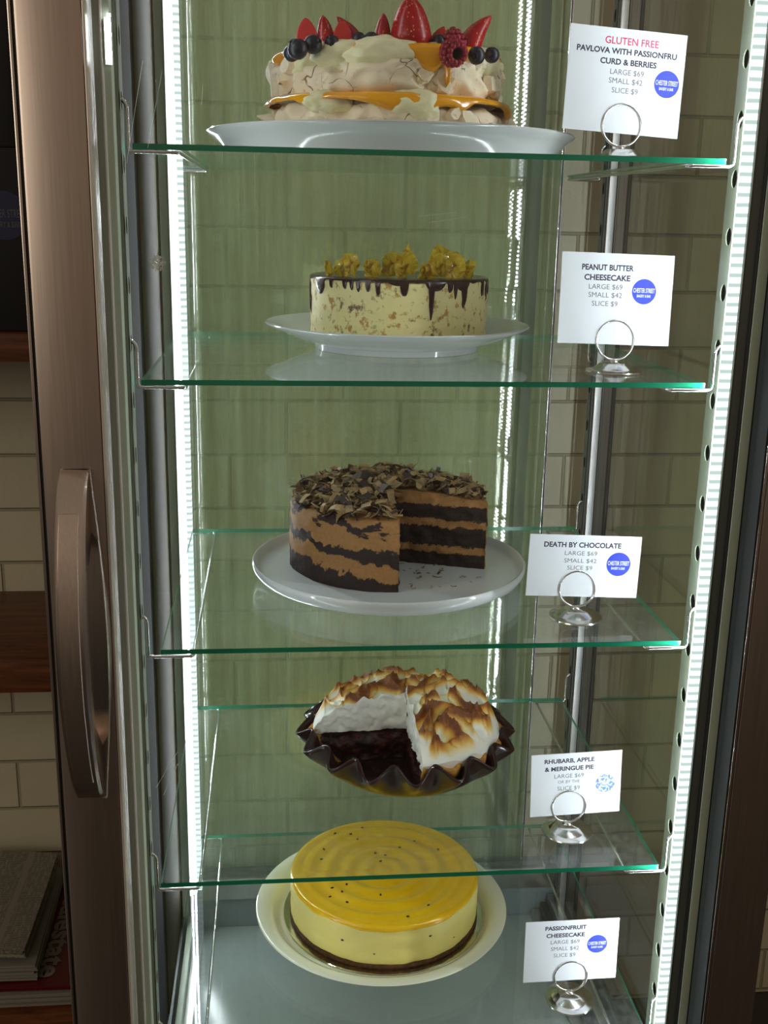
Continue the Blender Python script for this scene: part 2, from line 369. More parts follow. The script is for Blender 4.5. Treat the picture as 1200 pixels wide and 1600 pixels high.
# panes
def pane(name, x0, x1, y0, y1, z0, z1, m): return fpart(name, MB().box(x0, x1, y0, y1, z0, z1), m, False)
pane('back_glass_pane', -0.004, 0.593, 0.5340, 0.5380, 0.300, ZT, M_['back_glass'])
pane('back_glass_pane', -0.004, 0.593, 0.5740, 0.5780, 0.300, ZT, M_['back_glass'])
mb = MB(); mb.box(0.5932, 0.5950, 0.5335, 0.5785, 0.30, ZT, 0.0002); mb.box(0.5952, 0.5962, 0.5335, 0.5785, 0.30, ZT, 0, 1); mb.box(0.5964, 0.5976, 0.5335, 0.5785, 0.30, ZT, 0, 0)
fpart('glass_edge_trim', mb, [M_['chrome'], M_['rubber']])
mb = MB(); mb.box(0.548, 0.566, 0.5385, 0.5735, 0.30, ZT, 0.0005); fpart('glass_spacer', mb, [M_['frame_dark']])
pane('side_glass_pane', 0.6745, 0.6785, 0.0135, 0.4995, 0.300, ZT, M_['side_glass'])
mb = MB(); mb.box(-0.0200, -0.0160, 0.0135, 0.1250, 0.300, ZT, 0.0008, 0); mb.box(-0.0210, -0.0180, 0.1252, 0.2550, 0.300, ZT, 0, 1); mb.box(-0.0200, -0.0160, 0.2552, 0.4965, 0.300, ZT, 0.0008, 0); fpart('reflection_panel', mb, [M_['panel'], M_['dark']])  # panel added in place of side glass; its bands imitate a reflection
mb = MB(); mb.box(0.672, 0.682, 0.0135, 0.4995, ZF - 0.029, 0.2999, 0.001); fpart('pane_channel', mb, [M_['frame_dark']]); fpart('pane_channel', MB().box(-0.024, -0.012, 0.0135, 0.4965, ZF - 0.029, 0.2999, 0.001), [M_['frame_dark']])
# door
dmb = MB()
dmb.box(-0.0835, -0.0225, -0.0850, -0.0400, 0.20, 2.02, 0.003, 0)
dmb.box(-0.0223, -0.0195, -0.0830, -0.0420, 0.20, 2.02, 0.0008, 3)
dmb.box(-0.0900, -0.0868, -0.0800, -0.0400, 0.20, 2.02, 0.0008, 1); dmb.box(-0.0867, -0.0836, -0.0780, -0.0400, 0.20, 2.02, 0, 2)
dmb.box(0.6872, 0.7480, -0.0850, -0.0400, 0.20, 2.02, 0.003, 0); dmb.box(0.6840, 0.6870, -0.0830, -0.0420, 0.20, 2.02, 0.0008, 1)
dmb.box(0.6824, 0.6838, -0.0800, -0.0420, 0.20, 2.02, 0, 2)
dmb.box(-0.0194, 0.6822, -0.0840, -0.0400, 0.20, 0.262, 0.002, 0); dmb.box(-0.0194, 0.6822, -0.0840, -0.0400, 1.965, 2.02, 0.002, 0)
door = fpart('door', dmb, [M_['stile'], M_['trim'], M_['rubber'], M_['lit_trim']])
tag(door, 'brushed steel framed glass door')
dg = obj('glass_pane', MB().box(-0.0193, 0.6820, -0.0560, -0.0500, 0.2622, 1.9648).me('glass_pane', M_['door_glass']), door)
# smudge on the door glass
V = [(0, 0, 0)]; n = 48
for k in range(n):
    a = 2 * PI * k / n; rr = 0.0078 * (1 + 0.25 * nz(math.cos(a) * 3, math.sin(a) * 3, 0.3, 1.7)); V.append((rr * math.cos(a), 0, rr * math.sin(a)))
t = NT('white_smudge'); f = t.noise(t.coord(), 420, 4, 0.7)
tr = t.n('ShaderNodeBsdfTransparent'); df = t.n('ShaderNodeBsdfPrincipled'); df.inputs['Base Color'].default_value = (0.75, 0.8, 0.75, 1); df.inputs['Roughness'].default_value = 0.8
mx = t.n('ShaderNodeMixShader'); t.put(mx.inputs[0], t.ramp(f, [(0.38, (0, 0, 0)), (0.55, (1, 1, 1))])); t.put(mx.inputs[1], tr); t.put(mx.inputs[2], df); t.put(t.out.inputs[0], mx)
# placed on the inner face of the door glass
sm = obj('smudge', mesh_data('smudge', V, [(0, k + 1, (k + 1) % n + 1) for k in range(n)], t.m), door, (0.036, -0.0497, 1.449))
mb = MB()
for (xa, za, xb, zb, w) in ((0.028, 1.640, 0.009, 1.545, 0.0006), (0.046, 1.630, 0.030, 1.560, 0.0005), (0.085, 1.62, 0.083, 1.60, 0.0004), (0.040, 0.905, 0.014, 0.860, 0.0005), (0.045, 0.902, 0.022, 0.850, 0.0005), (0.060, 0.800, 0.052, 0.785, 0.0004), (0.30, 1.50, 0.34, 1.505, 0.0004), (0.31, 1.494, 0.355, 1.501, 0.0004)):
    d = Vector((xb - xa, 0, zb - za)).normalized(); p = Vector((-d.z, 0, d.x)) * w / 2
    mb.add([Vector((xa, -0.0497, za)) - p, Vector((xb, -0.0497, zb)) - p, Vector((xb, -0.0497, zb)) + p, Vector((xa, -0.0497, za)) + p], [(0, 1, 2, 3)])
t = NT('glass_scratch'); tr = t.n('ShaderNodeBsdfTransparent'); df = t.n('ShaderNodeBsdfTranslucent'); df.inputs[0].default_value = (0.8, 0.8, 0.7, 1); mx = t.n('ShaderNodeMixShader', i_0=0.5); t.put(mx.inputs[1], tr); t.put(mx.inputs[2], df); t.put(t.out.inputs[0], mx)
o = obj('scratches', mb.me('scratches', t.m), door); o['kind'] = 'stuff'
# handle: arched bar with a slot
V = []; F = []; n = 40; hz0, hz1 = 0.872, 1.244
x0h, x1h = -0.067, -0.036
def hy(t): return -0.0852 - 0.064 * (math.sin(PI * t) ** 0.55)
rings = []
for i in range(n + 1):
    t_ = i / n; z = hz0 + (hz1 - hz0) * t_; o_ = hy(t_) - 0.004
    q = sstep(0.12, 0.30, t_) * (1 - sstep(0.70, 0.88, t_)); inn = -0.0853 - q * max(0, (0.064 * (math.sin(PI * t_) ** 0.55) - 0.012))
    tw = 0.006 * math.sin(PI * t_); xs = (1 - t_) * 0.004
    ring = []
    a0, a1 = x0h - tw * 0.4 + 0.002 - (0.0 if True else 0), x1h + tw * 0.0
    for (x, y) in ((a0 + 0.002, o_), (a1 - 0.003, o_), (a1, o_ + 0.003), (a1, inn), (a0, inn), (a0, o_ + 0.002)):
        ring.append(len(V)); V.append((x, y, z))
    rings.append(ring)
for i in range(n):
    for k in range(6):
        j = (k + 1) % 6; F.append((rings[i][k], rings[i][j], rings[i + 1][j], rings[i + 1][k]))
F.append(tuple(reversed(rings[0]))); F.append(tuple(rings[-1]))
hm = MB(); hm.add(V, F)
# raised front plate following the bow
V = []; F = []
for i in range(4, 37):
    t_ = i / n; z = hz0 + (hz1 - hz0) * t_; o_ = hy(t_) - 0.0041; tw = 0.006 * math.sin(PI * t_) * 0.4
    V += [(x0h - tw + 0.0065, o_ - 0.0014, z), (x1h - 0.007, o_ - 0.0014, z), (x1h - 0.006, o_ + 0.0004, z), (x0h - tw + 0.0055, o_ + 0.0004, z)]
m_ = len(V) // 4
for i in range(m_ - 1):
    for k in range(4): F.append((i * 4 + k, i * 4 + (k + 1) % 4, i * 4 + 4 + (k + 1) % 4, i * 4 + 4 + k))
F.append((3, 2, 1, 0)); F.append(tuple((m_ - 1) * 4 + k for k in range(4)))
hm.add(V, F, 1)
V = []; F = []
for i in range(n + 1):
    t_ = i / n; z = hz0 + (hz1 - hz0) * t_; xr = x1h + 0.0005 + 0.012 * math.sin(PI * t_) ** 1.2; yb = -0.0853; yf = yb - 0.006 - 0.016 * math.sin(PI * t_) ** 2
    V += [(x0h + 0.004, yb, z), (x0h + 0.004, yb - 0.002, z), (x1h - 0.010, yb - 0.003, z), (xr, yf, z), (xr + 0.0012, yf + 0.002, z), (xr + 0.0012, yb, z)]
for i in range(n):
    for k in range(6): F.append((i * 6 + k, i * 6 + (k + 1) % 6, i * 6 + 6 + (k + 1) % 6, i * 6 + 6 + k))
F.append((5, 4, 3, 2, 1, 0)); F.append(tuple(n * 6 + k for k in range(6)))
hm.add(V, F, 0)
hd = obj('handle', hm.me('handle', [M_['trim'], M_['stile']]), door); sharp(hd, 30); hd['label'] = 'long bowed metal handle'

# ------------------------------------------------------------------ shelves and their wire brackets
def fillet(P, r, n=5):
    P = [Vector(p) for p in P]; out = [P[0]]
    for i in range(1, len(P) - 1):
        a = (P[i - 1] - P[i]).normalized(); b_ = (P[i + 1] - P[i]).normalized(); q = min(r, (P[i - 1] - P[i]).length / 2, (P[i + 1] - P[i]).length / 2)
        for k in range(n + 1):
            t_ = k / n; out.append((P[i] + a * q) * (1 - t_) ** 2 + P[i] * 2 * t_ * (1 - t_) + (P[i] + b_ * q) * t_ ** 2)
    out.append(P[-1]); return out
TH = 0.006
names = ['top', 'second', 'third', 'fourth', 'lowest']
xs = [(0.0090, 0.6400), (0.0085, 0.6405), (0.0190, 0.6410), (0.0090, 0.6405), (0.0090, 0.6405)]
desc = ['under the pavlova platter', 'under the peanut butter cheesecake', 'under the chocolate cake plate', 'under the meringue pie dish', 'under the passionfruit cheesecake']
def wire(sgn):
    w = 0.0021; zb = -TH / 2 - w - 0.0003; x = 0.0050
    P = [(-0.004, 0, HZ + 0.001), (0.001, 0, HZ + 0.001), (x, 0, HZ - 0.004), (x, 0, zb), (0.056, 0, zb), (0.056, D0, zb), (x, D0, zb), (x, D0, HZ - 0.004), (0.001, D0, HZ + 0.001), (-0.004, D0, HZ + 0.001)]
    if sgn < 0: P = [(-a, b_, c) for a, b_, c in P]
    return MB().tube(fillet(P, 0.006), w, 10).me('shelf_bracket', M_['wire'], True)
wl, wr_ = fix(wire(1)), fix(wire(-1))
for i, z in enumerate((Z1, Z2, Z3, Z4, Z5)):
    x0, x1 = xs[i]; mb = MB()
    mb.box(x0 - x0, x1 - x0, 0, 0.5045, -TH / 2, TH / 2, 0.0)
    me = mb.me('glass_shelf', [M_['shelf_glass'], M_['edge']])
    for p in me.polygons:
        if abs(p.normal.z) < 0.5: p.material_index = 1
    o = obj('glass_shelf', me, None, (x0, 0.0005, z)); tag(o, f'{names[i]} clear glass shelf with green polished edge, {desc[i]}', 'shelf', 'glass shelves in the display fridge')
    a = obj('shelf_bracket', wl, None, (0, 0, z)); tag(a, f'bent steel wire bracket holding the left end of the {names[i]} glass shelf', 'bracket', 'wire shelf brackets in the fridge')
    b_ = obj('shelf_bracket', wr_, None, (W0 + 0.004, 0, z)); tag(b_, f'bent steel wire bracket holding the right end of the {names[i]} glass shelf', 'bracket', 'wire shelf brackets in the fridge')

# ------------------------------------------------------------------ crockery
def plate(name, prof, loc, mat, label, cat='plate'):
    o = obj(name, fix(MB().lathe(prof, 128).me(name, mat, True)), None, loc); sharp(o, 50); return tag(o, label, cat)
G = TH / 2 + 0.0004
c1 = (0.298, 0.232, Z1 + G); c2 = (0.3205, 0.3160, Z2 + G); c3 = (0.310, 0.2600, Z3 + G); c4 = (0.3455, 0.2950, Z4 + G); c5 = (0.309, 0.2520, Z5 + G)
plate('platter', [(0, 0.004), (0.196, 0.004), (0.198, 0), (0.204, 0), (0.209, 0.012), (0.2180, 0.0215), (0.2255, 0.0262), (0.2270, 0.0285), (0.2255, 0.0300), (0.214, 0.0245), (0.205, 0.0150), (0.19, 0.0110), (0, 0.0100)], c1, M_['china'], 'large flat white platter under the berry pavlova on the top shelf', 'platter')
plate('plate', [(0, 0.005), (0.104, 0.005), (0.106, 0), (0.1125, 0), (0.1135, 0.0070), (0.135, 0.0135), (0.162, 0.0240), (0.1795, 0.0315), (0.1815, 0.0335), (0.1800, 0.0350), (0.160, 0.0285), (0.138, 0.0190), (0.124, 0.0142), (0, 0.0130)], c2, M_['china'], 'white footed plate with wide sloping rim under the peanut butter cheesecake')
plate('plate', [(0, 0.003), (0.150, 0.003), (0.152, 0), (0.160, 0), (0.172, 0.0030), (0.186, 0.0110), (0.1910, 0.0200), (0.1912, 0.0255), (0.1893, 0.0275), (0.1868, 0.0262), (0.1835, 0.0165), (0.176, 0.0125), (0.165, 0.0110), (0, 0.0105)], c3, M_['china'], 'round white plate with upright lip under the cut chocolate cake')
plate('plate', [(0, 0.003), (0.118, 0.003), (0.12, 0), (0.128, 0), (0.150, 0.0080), (0.175, 0.0210), (0.1885, 0.0280), (0.1905, 0.0300), (0.1885, 0.0315), (0.172, 0.0290), (0.163, 0.0230), (0.157, 0.0125), (0.150, 0.0095), (0, 0.0090)], c5, M_['china_cream'], 'round cream plate with broad rim under the passionfruit cheesecake')

# ------------------------------------------------------------------ skirt: poured topping with drips
def skirt(Rr, top, drip, seg=720, over=0.002, thick=0.0016, inner=12, seed=1, wav=0.0006, centre=None, edge=None):
    """poured disc: top surface at z=top, runs over the edge down to top-drip(theta)"""
    V = []; F = []; rows = []
    prof = [(i / inner) for i in range(inner)]
    for t_ in prof:
        row = []
        for k in range(seg):
            a = 2 * PI * k / seg; rr = (Rr - 0.002) * t_; x, y = rr * math.cos(a), rr * math.sin(a)
            row.append(len(V)); V.append((x, y, top + thick + (centre(x, y) if centre else wav * nz(x, y, 0, 60, seed))))
        rows.append(row)
    dr = [drip(2 * PI * k / seg) for k in range(seg)]
    for s_ in range(8):
        row = []
        for k in range(seg):
            a = 2 * PI * k / seg; d = dr[k]; e = edge(a) if edge else 0
            if s_ == 0: r_, z = Rr - 0.001, top + thick * 0.95
            elif s_ == 1: r_, z = Rr + over * 0.7, top + thick * 0.4
            else:
                q = (s_ - 1) / 6; z = top - d * q
                r_ = Rr + over * (1 + 0.5 * math.sin(PI * min(1, q * 1.0)) * min(1, d / 0.012)) if s_ < 7 else Rr - 0.0006
            rr = r_ + e
            row.append(len(V)); V.append((rr * math.cos(a), rr * math.sin(a), z))
        rows.append(row)
    for i in range(len(rows) - 1):
        for k in range(seg):
            j = (k + 1) % seg; F.append((rows[i][k], rows[i][j], rows[i + 1][j], rows[i + 1][k]))
    return V, F
def ang(px_frac): return R(-90) + px_frac     # angle seen from the front
def adiff(a, b_): return (a - b_ + PI) % (2 * PI) - PI

# ------------------------------------------------------------------ 1 pavlova
t = NT('baked_meringue_shell'); v = t.coord(); f = t.noise(v, 22, 5, 0.6); g = t.noise(v, 140, 4, 0.6)
vo = t.n('ShaderNodeTexVoronoi', feature='DISTANCE_TO_EDGE'); t.put(vo.inputs['Vector'], t.n('ShaderNodeVectorMath', operation='ADD', i_0=v, i_1=t.n('ShaderNodeVectorMath', operation='SCALE', i_0=t.n('ShaderNodeTexNoise', i_Vector=v, i_Scale=30.0).outputs['Color'], i_3=0.03).outputs[0]).outputs[0]); vo.inputs['Scale'].default_value = 26
crack = t.ramp(vo.outputs['Distance'], [(0.0, (1, 1, 1)), (0.022, (0, 0, 0))])
cmask = t.math('MULTIPLY', crack, t.ramp(f, [(0.46, (0, 0, 0)), (0.56, (1, 1, 1))]))
col = t.mix(f, lin(232, 214, 176), lin(246, 236, 212)); col = t.mix(t.ramp(g, [(0.62, (0, 0, 0)), (0.75, (1, 1, 1))]), col, lin(205, 160, 105)); col = t.mix(cmask, col, lin(120, 76, 38))
M_['shell'] = t.pbr(col, 0.75, 0.0, t.bump(t.math('SUBTRACT', t.math('MULTIPLY', g, 0.5), cmask), 0.7, 0.002), Subsurface_Weight=0.1, Subsurface_Radius=(0.01, 0.006, 0.003), Subsurface_Scale=0.5)
t = NT('whipped_cream'); v = t.coord(); f = t.noise(v, 45, 5); M_['cream'] = t.pbr(t.mix(f, lin(222, 216, 160), lin(244, 240, 205)), 0.45, 0.0, t.bump(f, 0.6, 0.003))
t = NT('passionfruit_curd'); v = t.coord(); f = t.noise(v, 30, 4); M_['curd'] = t.pbr(t.mix(f, lin(222, 140, 8), lin(248, 186, 22)), 0.18, 0.0, t.bump(f, 0.4, 0.002), Coat_Weight=0.5)
pv = empty('pavlova', (0.2925, 0.2230, Z1 + G + 0.0112), 'two-tier cream pavlova with passionfruit curd and berries on a white platter, top shelf', 'cake')
def lump(R0, z0, z1, seed, amp=0.010, seg=260, nr=46, pw=2.6, shelfy=0.0):
    V = []; F = []
    for j in range(nr + 1):
        u = j / nr
        for k in range(seg):
            a = 2 * PI * k / seg
            if u < 0.08: r_ = R0 * u / 0.08 * 0.93; z = z0
            elif u < 0.55:
                q = (u - 0.08) / 0.47; s_ = abs(2 * q - 1); r_ = R0 * (0.93 + 0.07 * (1 - s_ ** pw)); z = z0 + (z1 - z0) * q
            else:
                q = (u - 0.55) / 0.45; r_ = R0 * 0.93 * (1 - q); z = z1 + 0.004 * math.sin(PI * min(1, q * 2) / 2)
            ca, sa = math.cos(a), math.sin(a); x, y = r_ * ca, r_ * sa
            if u >= 0.08:
                d = fbm(x, y, z, 14, seed, 3) * amp
                # faceted broken flakes
                fl_ = nz(x, y, z * 1.4, 24, seed + 9); d += (1 - abs(fl_) * 2.2) * amp * 0.55 - amp * 0.4; cr_ = abs(nz(x + 0.01 * nz(x, y, z, 40, 2), y, z * 0.8, 20, seed + 4)); d -= amp * 0.45 * (1 - sstep(0.0, 0.035, cr_)) * sstep(-0.1, 0.15, nz(x, y, z, 12, seed + 8))
                c_ = noise.cell(Vector((x * 28 + seed, y * 28, z * 40))) ; d += (c_ - 0.5) * amp * 0.10
                w = sstep(0.08, 0.16, u)
                x += ca * d * w; y += sa * d * w; z += w * 0.5 * d * sstep(0.3, 0.6, u)
            V.append((x, y, z))
    for j in range(nr):
        for k in range(seg):
            l = (k + 1) % seg; F.append((j * seg + k, j * seg + l, (j + 1) * seg + l, (j + 1) * seg + k))
    return V, F
V, F = lump(0.150, 0.0, 0.046, 2, 0.013); obj('lower_meringue', fix(mesh_data('lower_meringue', V, F, M_['shell'], True)), pv)
V, F = lump(0.141, 0.0505, 0.0960, 5, 0.014); obj('upper_meringue', fix(mesh_data('upper_meringue', V, F, M_['shell'], True)), pv)
# curd layer between, running down at places
def d1(a):
    q = adiff(a, R(-90)); d = 0.003 + 0.003 * max(0, nz(math.cos(a) * 3, math.sin(a) * 3, 0, 2.2, 3))
    d += 0.016 * math.exp(-((q - 0.06) / 0.30) ** 2) + 0.008 * math.exp(-((q - 0.5) / 0.09) ** 2) + 0.008 * math.exp(-((q + 0.75) / 0.1) ** 2) + 0.012 * math.exp(-((q - 1.25) / 0.09) ** 2)
    return d
V, F = skirt(0.1465, 0.050, d1, 480, 0.0045, 0.004, 6, 3, edge=lambda a: 0.004 * nz(math.cos(a) * 4, math.sin(a) * 4, 2, 1.4, 4)); o = obj('curd_layer', fix(mesh_data('curd_layer', V, F, M_['curd'], True)), pv)
def blob(mb, c, r, sc, seed, amp=0.22, sub=4):
    b0 = len(mb.V); mb.ico((0, 0, 0), r, sub)
    for i in range(b0, len(mb.V)):
        v = Vector(mb.V[i]); n_ = v.normalized(); d = fbm(n_.x, n_.y, n_.z, 1.6, seed, 4) * amp * r; v += n_ * d
        mb.V[i] = (c[0] + v.x * sc[0], c[1] + v.y * sc[1], c[2] + v.z * sc[2])
mb = MB()
for k, (an, rr, z, r_, sc) in enumerate([(-118, 0.118, 0.094, 0.034, (1.3, .75, .5)), (-98, 0.122, 0.094, 0.034, (1.3, .7, .62)), (-72, 0.124, 0.088, 0.024, (1.1, .7, .9)), (-30, 0.120, 0.092, 0.022, (1, .9, 1)), (-150, 0.112, 0.090, 0.03, (.9, .9, .7)), (-84, 0.139, 0.038, 0.026, (1.2, .6, .75)), (-100, 0.143, 0.045, 0.009, (1, .7, .8)), (-124, 0.141, 0.043, 0.02, (1.4, .5, .6)), (-14, 0.118, 0.094, 0.02, (1, 1, 1.1))]):
    a = R(an); blob(mb, (rr * math.cos(a), rr * math.sin(a), z), r_, sc, k + 3)
obj('cream', fix(mb.me('cream', M_['cream'], True)), pv)
def d2(a):
    q = adiff(a, R(-90)); d = 0.003 + 0.028 * math.exp(-((q - 0.24) / 0.15) ** 2) + 0.034 * math.exp(-((q - 0.385) / 0.025) ** 2) + 0.010 * math.exp(-((q - 0.62) / 0.10) ** 2) + 0.004 * math.exp(-((q + 0.5) / 0.2) ** 2) + 0.009 * math.exp(-((q + 1.45) / 0.1) ** 2)
    return d
V, F = skirt(0.129, 0.1040, d2, 480, 0.008, 0.0035, 8, 6, 0.001, edge=lambda a: 0.010 * sstep(0.15, 0.40, adiff(a, R(-90))) * (1 - sstep(0.6, 0.8, adiff(a, R(-90)))) + 0.004 * nz(math.cos(a) * 3, math.sin(a) * 3, 1, 1.5, 8))
obj('curd_topping', fix(mesh_data('curd_topping', V, F, M_['curd'], True)), pv)
# broken flakes of meringue standing proud of the sides
mb = MB(); rn = random.Random(4)
for k in range(13):
    a = R(rn.choice([-160, -75, -45, -30, -62, -20]) + rn.uniform(-10, 10)); lo_ = rn.random() < 0.5; z = rn.uniform(0.008, 0.04) if lo_ else rn.uniform(0.058, 0.088); rr = (0.149 if lo_ else 0.1395) + rn.uniform(-0.002, 0.0025)
    mt = Matrix.Translation((rr * math.cos(a), rr * math.sin(a), z)) @ Matrix.Rotation(a, 4, 'Z') @ Matrix.Rotation(rn.uniform(-0.5, 0.3), 4, 'Y') @ Matrix.Rotation(rn.uniform(-1, 1), 4, 'X')
    s_ = rn.uniform(0.010, 0.022); n_ = 7; poly = [(s_ * rn.uniform(0.5, 1) * math.cos(2 * PI * i / n_), s_ * rn.uniform(0.4, 0.8) * math.sin(2 * PI * i / n_)) for i in range(n_)]
    V = [(0.0012 + 0.0035 * rn.random(), p[0] * 0.8, p[1] * 0.8) for p in poly] + [(-0.006, p[0] * 1.05, p[1] * 1.05) for p in poly]
    F = [tuple(range(n_)), tuple(reversed(range(n_, 2 * n_)))] + [(i, i + n_, (i + 1) % n_ + n_, (i + 1) % n_) for i in range(n_)]
    mb.add(V, F, 0, mt)
a = R(-168); mb.tube([(0.135 * math.cos(a), 0.135 * math.sin(a), 0.026), (0.150 * math.cos(a), 0.150 * math.sin(a), 0.031), (0.163 * math.cos(a), 0.163 * math.sin(a), 0.033)], [0.010, 0.006, 0.001], 6)
tag(obj('meringue_flakes', fix(mb.me('meringue_flakes', M_['shell'])), pv), None, None, None, 'stuff')

# berries: each stands on the pavlova
t = NT('strawberry_skin'); v = t.coord(); vo = t.n('ShaderNodeTexVoronoi'); t.put(vo.inputs['Vector'], t.coord('Object', (1, 1, 0.6))); vo.inputs['Scale'].default_value = 290
sd = t.ramp(vo.outputs['Distance'], [(0.16, (1, 1, 1)), (0.24, (0, 0, 0))]); f = t.noise(v, 60)
M_['straw'] = t.pbr(t.mix(sd, t.mix(f, lin(128, 8, 18), lin(188, 16, 28)), lin(214, 130, 50)), 0.28, 0.0, t.bump(sd, 0.4, 0.0008))
M_['straw_cut'] = simple('strawberry_flesh', lin(196, 52, 48), 0.35, 0, 90, 0.25)
M_['blueb'] = simple('blueberry_skin', lin(20, 22, 38), 0.38, 0, 80, 0.5)
M_['rasp'] = simple('raspberry_skin', lin(140, 12, 40), 0.35, 0, 200, 0.3)
M_['rasp_in'] = simple('raspberry_hollow', lin(60, 6, 18), 0.6)
def strawberry_me(r, h, half, lean):
    V = []; F = []; seg = 24; nr = 14
    for j in range(nr + 1):
        u = j / nr; rr = r * (math.sin(PI * min(1, 0.5 + 0.5 * u)) ** 0.75 if u > 0.0 else 1.0) if u < 0.999 else 0.0001
        rr = r * (1 - u ** 2.1) ** 0.72 if u < 1 else 0.00005
        if u < 0.12: rr *= 0.86 + u * 1.15
        for k in range(seg):
            a = 2 * PI * k / seg; y = rr * math.sin(a)
            if half: y = max(y * 0.9, -0.12 * r)
            V.append((rr * math.cos(a) + lean * u * u * h, y, h * u))
    for j in range(nr):
        for k in range(seg): l = (k + 1) % seg; F.append((j * seg + k, j * seg + l, (j + 1) * seg + l, (j + 1) * seg + k))
    F.append(tuple(reversed(range(seg)))); 
    me = mesh_data('strawberry', V, F, [M_['straw'], M_['straw_cut']], True); fix(me)
    if half:
        for p in me.polygons:
            if p.normal.y < -0.93: p.material_index = 1
    return me
def zt(x, y): return c1[2] + 0.0112 + 0.108     # berry bed height
SB = [((0.1915, 0.120), 0.0125, 0.026, True, 0.02, -0.12, 'pale cut strawberry half at the left end of the pavlova'), ((0.2120, 0.125), 0.0105, 0.030, False, -0.12, 0.0, 'strawberry second from the left on the pavlova, behind two blueberries'), ((0.2300, 0.115), 0.0115, 0.024, True, 0.0, 0.0, 'small cut strawberry half in front of the leaning one on the pavlova'), ((0.2450, 0.135), 0.0115, 0.034, False, -0.45, -0.15, 'pointed strawberry leaning left on the pavlova, left of centre'), ((0.2755, 0.120), 0.0098, 0.0335, False, 0.02, 0, 'narrow upright strawberry just left of the tallest one'), ((0.3070, 0.115), 0.0235, 0.053, False, -0.04, 0, 'largest and tallest strawberry at the centre of the pavlova'), ((0.3380, 0.125), 0.0110, 0.0230, True, 0.3, 0, 'small strawberry piece behind the dark raspberry'), ((0.3740, 0.122), 0.0135, 0.0400, False, 0.42, 0.2, 'strawberry leaning right at the right end of the pavlova')]
for (xy, r_, h, half, lean, ry, lab) in SB:
    o = obj('strawberry', strawberry_me(r_, h, half, lean), None, (xy[0], xy[1], zt(0, 0) - 0.0015), (0, ry, rnd.uniform(-0.15, 0.15))); tag(o, lab, 'strawberry', 'strawberries on the pavlova')
def blueberry_me():
    V = []; F = []; seg = 20; prof = [(0.001, -0.92), (0.45, -0.84), (0.8, -0.55), (0.98, -0.15), (0.98, 0.2), (0.8, 0.58), (0.55, 0.78), (0.40, 0.86), (0.36, 0.97), (0.30, 0.94), (0.28, 0.80), (0.001, 0.76)]
    return MB().lathe([(a, b_) for a, b_ in prof], seg, closed_prof=False).me('blueberry', M_['blueb'], True)
bme = fix(blueberry_me())
def bbd(x): return 0.0205 if x < 0.185 else 0.0135 if x < 0.20 else 0.009 if x < 0.23 else 0.004 if x < 0.35 else 0.021 if x < 0.39 else 0.014
BB = [(0.1735, 0.115, .0095, 'blueberry at the far left of the pavlova, half behind another'), (0.1800, 0.092, .0115, 'largest blueberry at the left front edge of the pavlova'), (0.1965, 0.098, .0105, 'blueberry below the second strawberry from the left'), (0.2175, 0.104, .0085, 'blueberry below the cut strawberry, left of centre'), (0.2480, 0.110, .0085, 'left blueberry of the pair beside the upright narrow strawberry'), (0.2620, 0.112, .0090, 'right blueberry of the pair beside the upright narrow strawberry'), (0.3370, 0.106, .0085, 'blueberry between the tallest strawberry and the raspberry'), (0.3760, 0.080, .0098, 'blueberry right of the raspberry, in front of the leaning strawberry'), (0.4010, 0.122, .0090, 'blueberry at the far right edge of the pavlova')]
for x, y, s_, lab in BB:
    o = obj('blueberry', bme, None, (x, y, zt(x, y) + s_ * 0.70 - bbd(x)), (R(rnd.uniform(40, 110)), 0, R(rnd.uniform(-70, 70)))); o.scale = (s_,) * 3; tag(o, lab, 'blueberry', 'blueberries on the pavlova')
def raspberry_me(r):
    mb = MB(); k = 0
    for (z, rr, n_, s_) in ((-0.75, 0.62, 11, .25), (-0.40, 0.80, 13, .26), (0.0, 0.84, 14, .26), (0.4, 0.68, 12, .25), (0.72, 0.40, 8, .24), (0.92, 0.10, 3, .2)):
        for i in range(n_):
            a = 2 * PI * (i + 0.5 * (k % 2)) / n_; mb.ico((rr * r * math.cos(a), rr * r * math.sin(a), z * r), s_ * r, 1)
        k += 1
    mb.lathe([(0.70 * r, -0.7 * r), (0.80 * r, 0), (0.62 * r, 0.5 * r), (0.001, 0.8 * r), (0.001, 0.3 * r), (0.40 * r, 0.1 * r), (0.42 * r, -0.8 * r)], 20, 1, closed_prof=True)
    return fix(mb.me('raspberry', [M_['rasp'], M_['rasp_in']], True))
rme = raspberry_me(0.0150)
tag(obj('raspberry', rme, None, (0.3485, 0.076, zt(0, 0) - 0.0125), (R(-78), 0, R(20))), 'red raspberry lying with its hollow end forward on the pavlova', 'raspberry')
tag(obj('raspberry', rme, None, (0.3540, 0.110, zt(0, 0) + 0.0025), (R(10), 0, R(-20))), 'dark raspberry behind the hollow-ended one on the pavlova', 'raspberry')

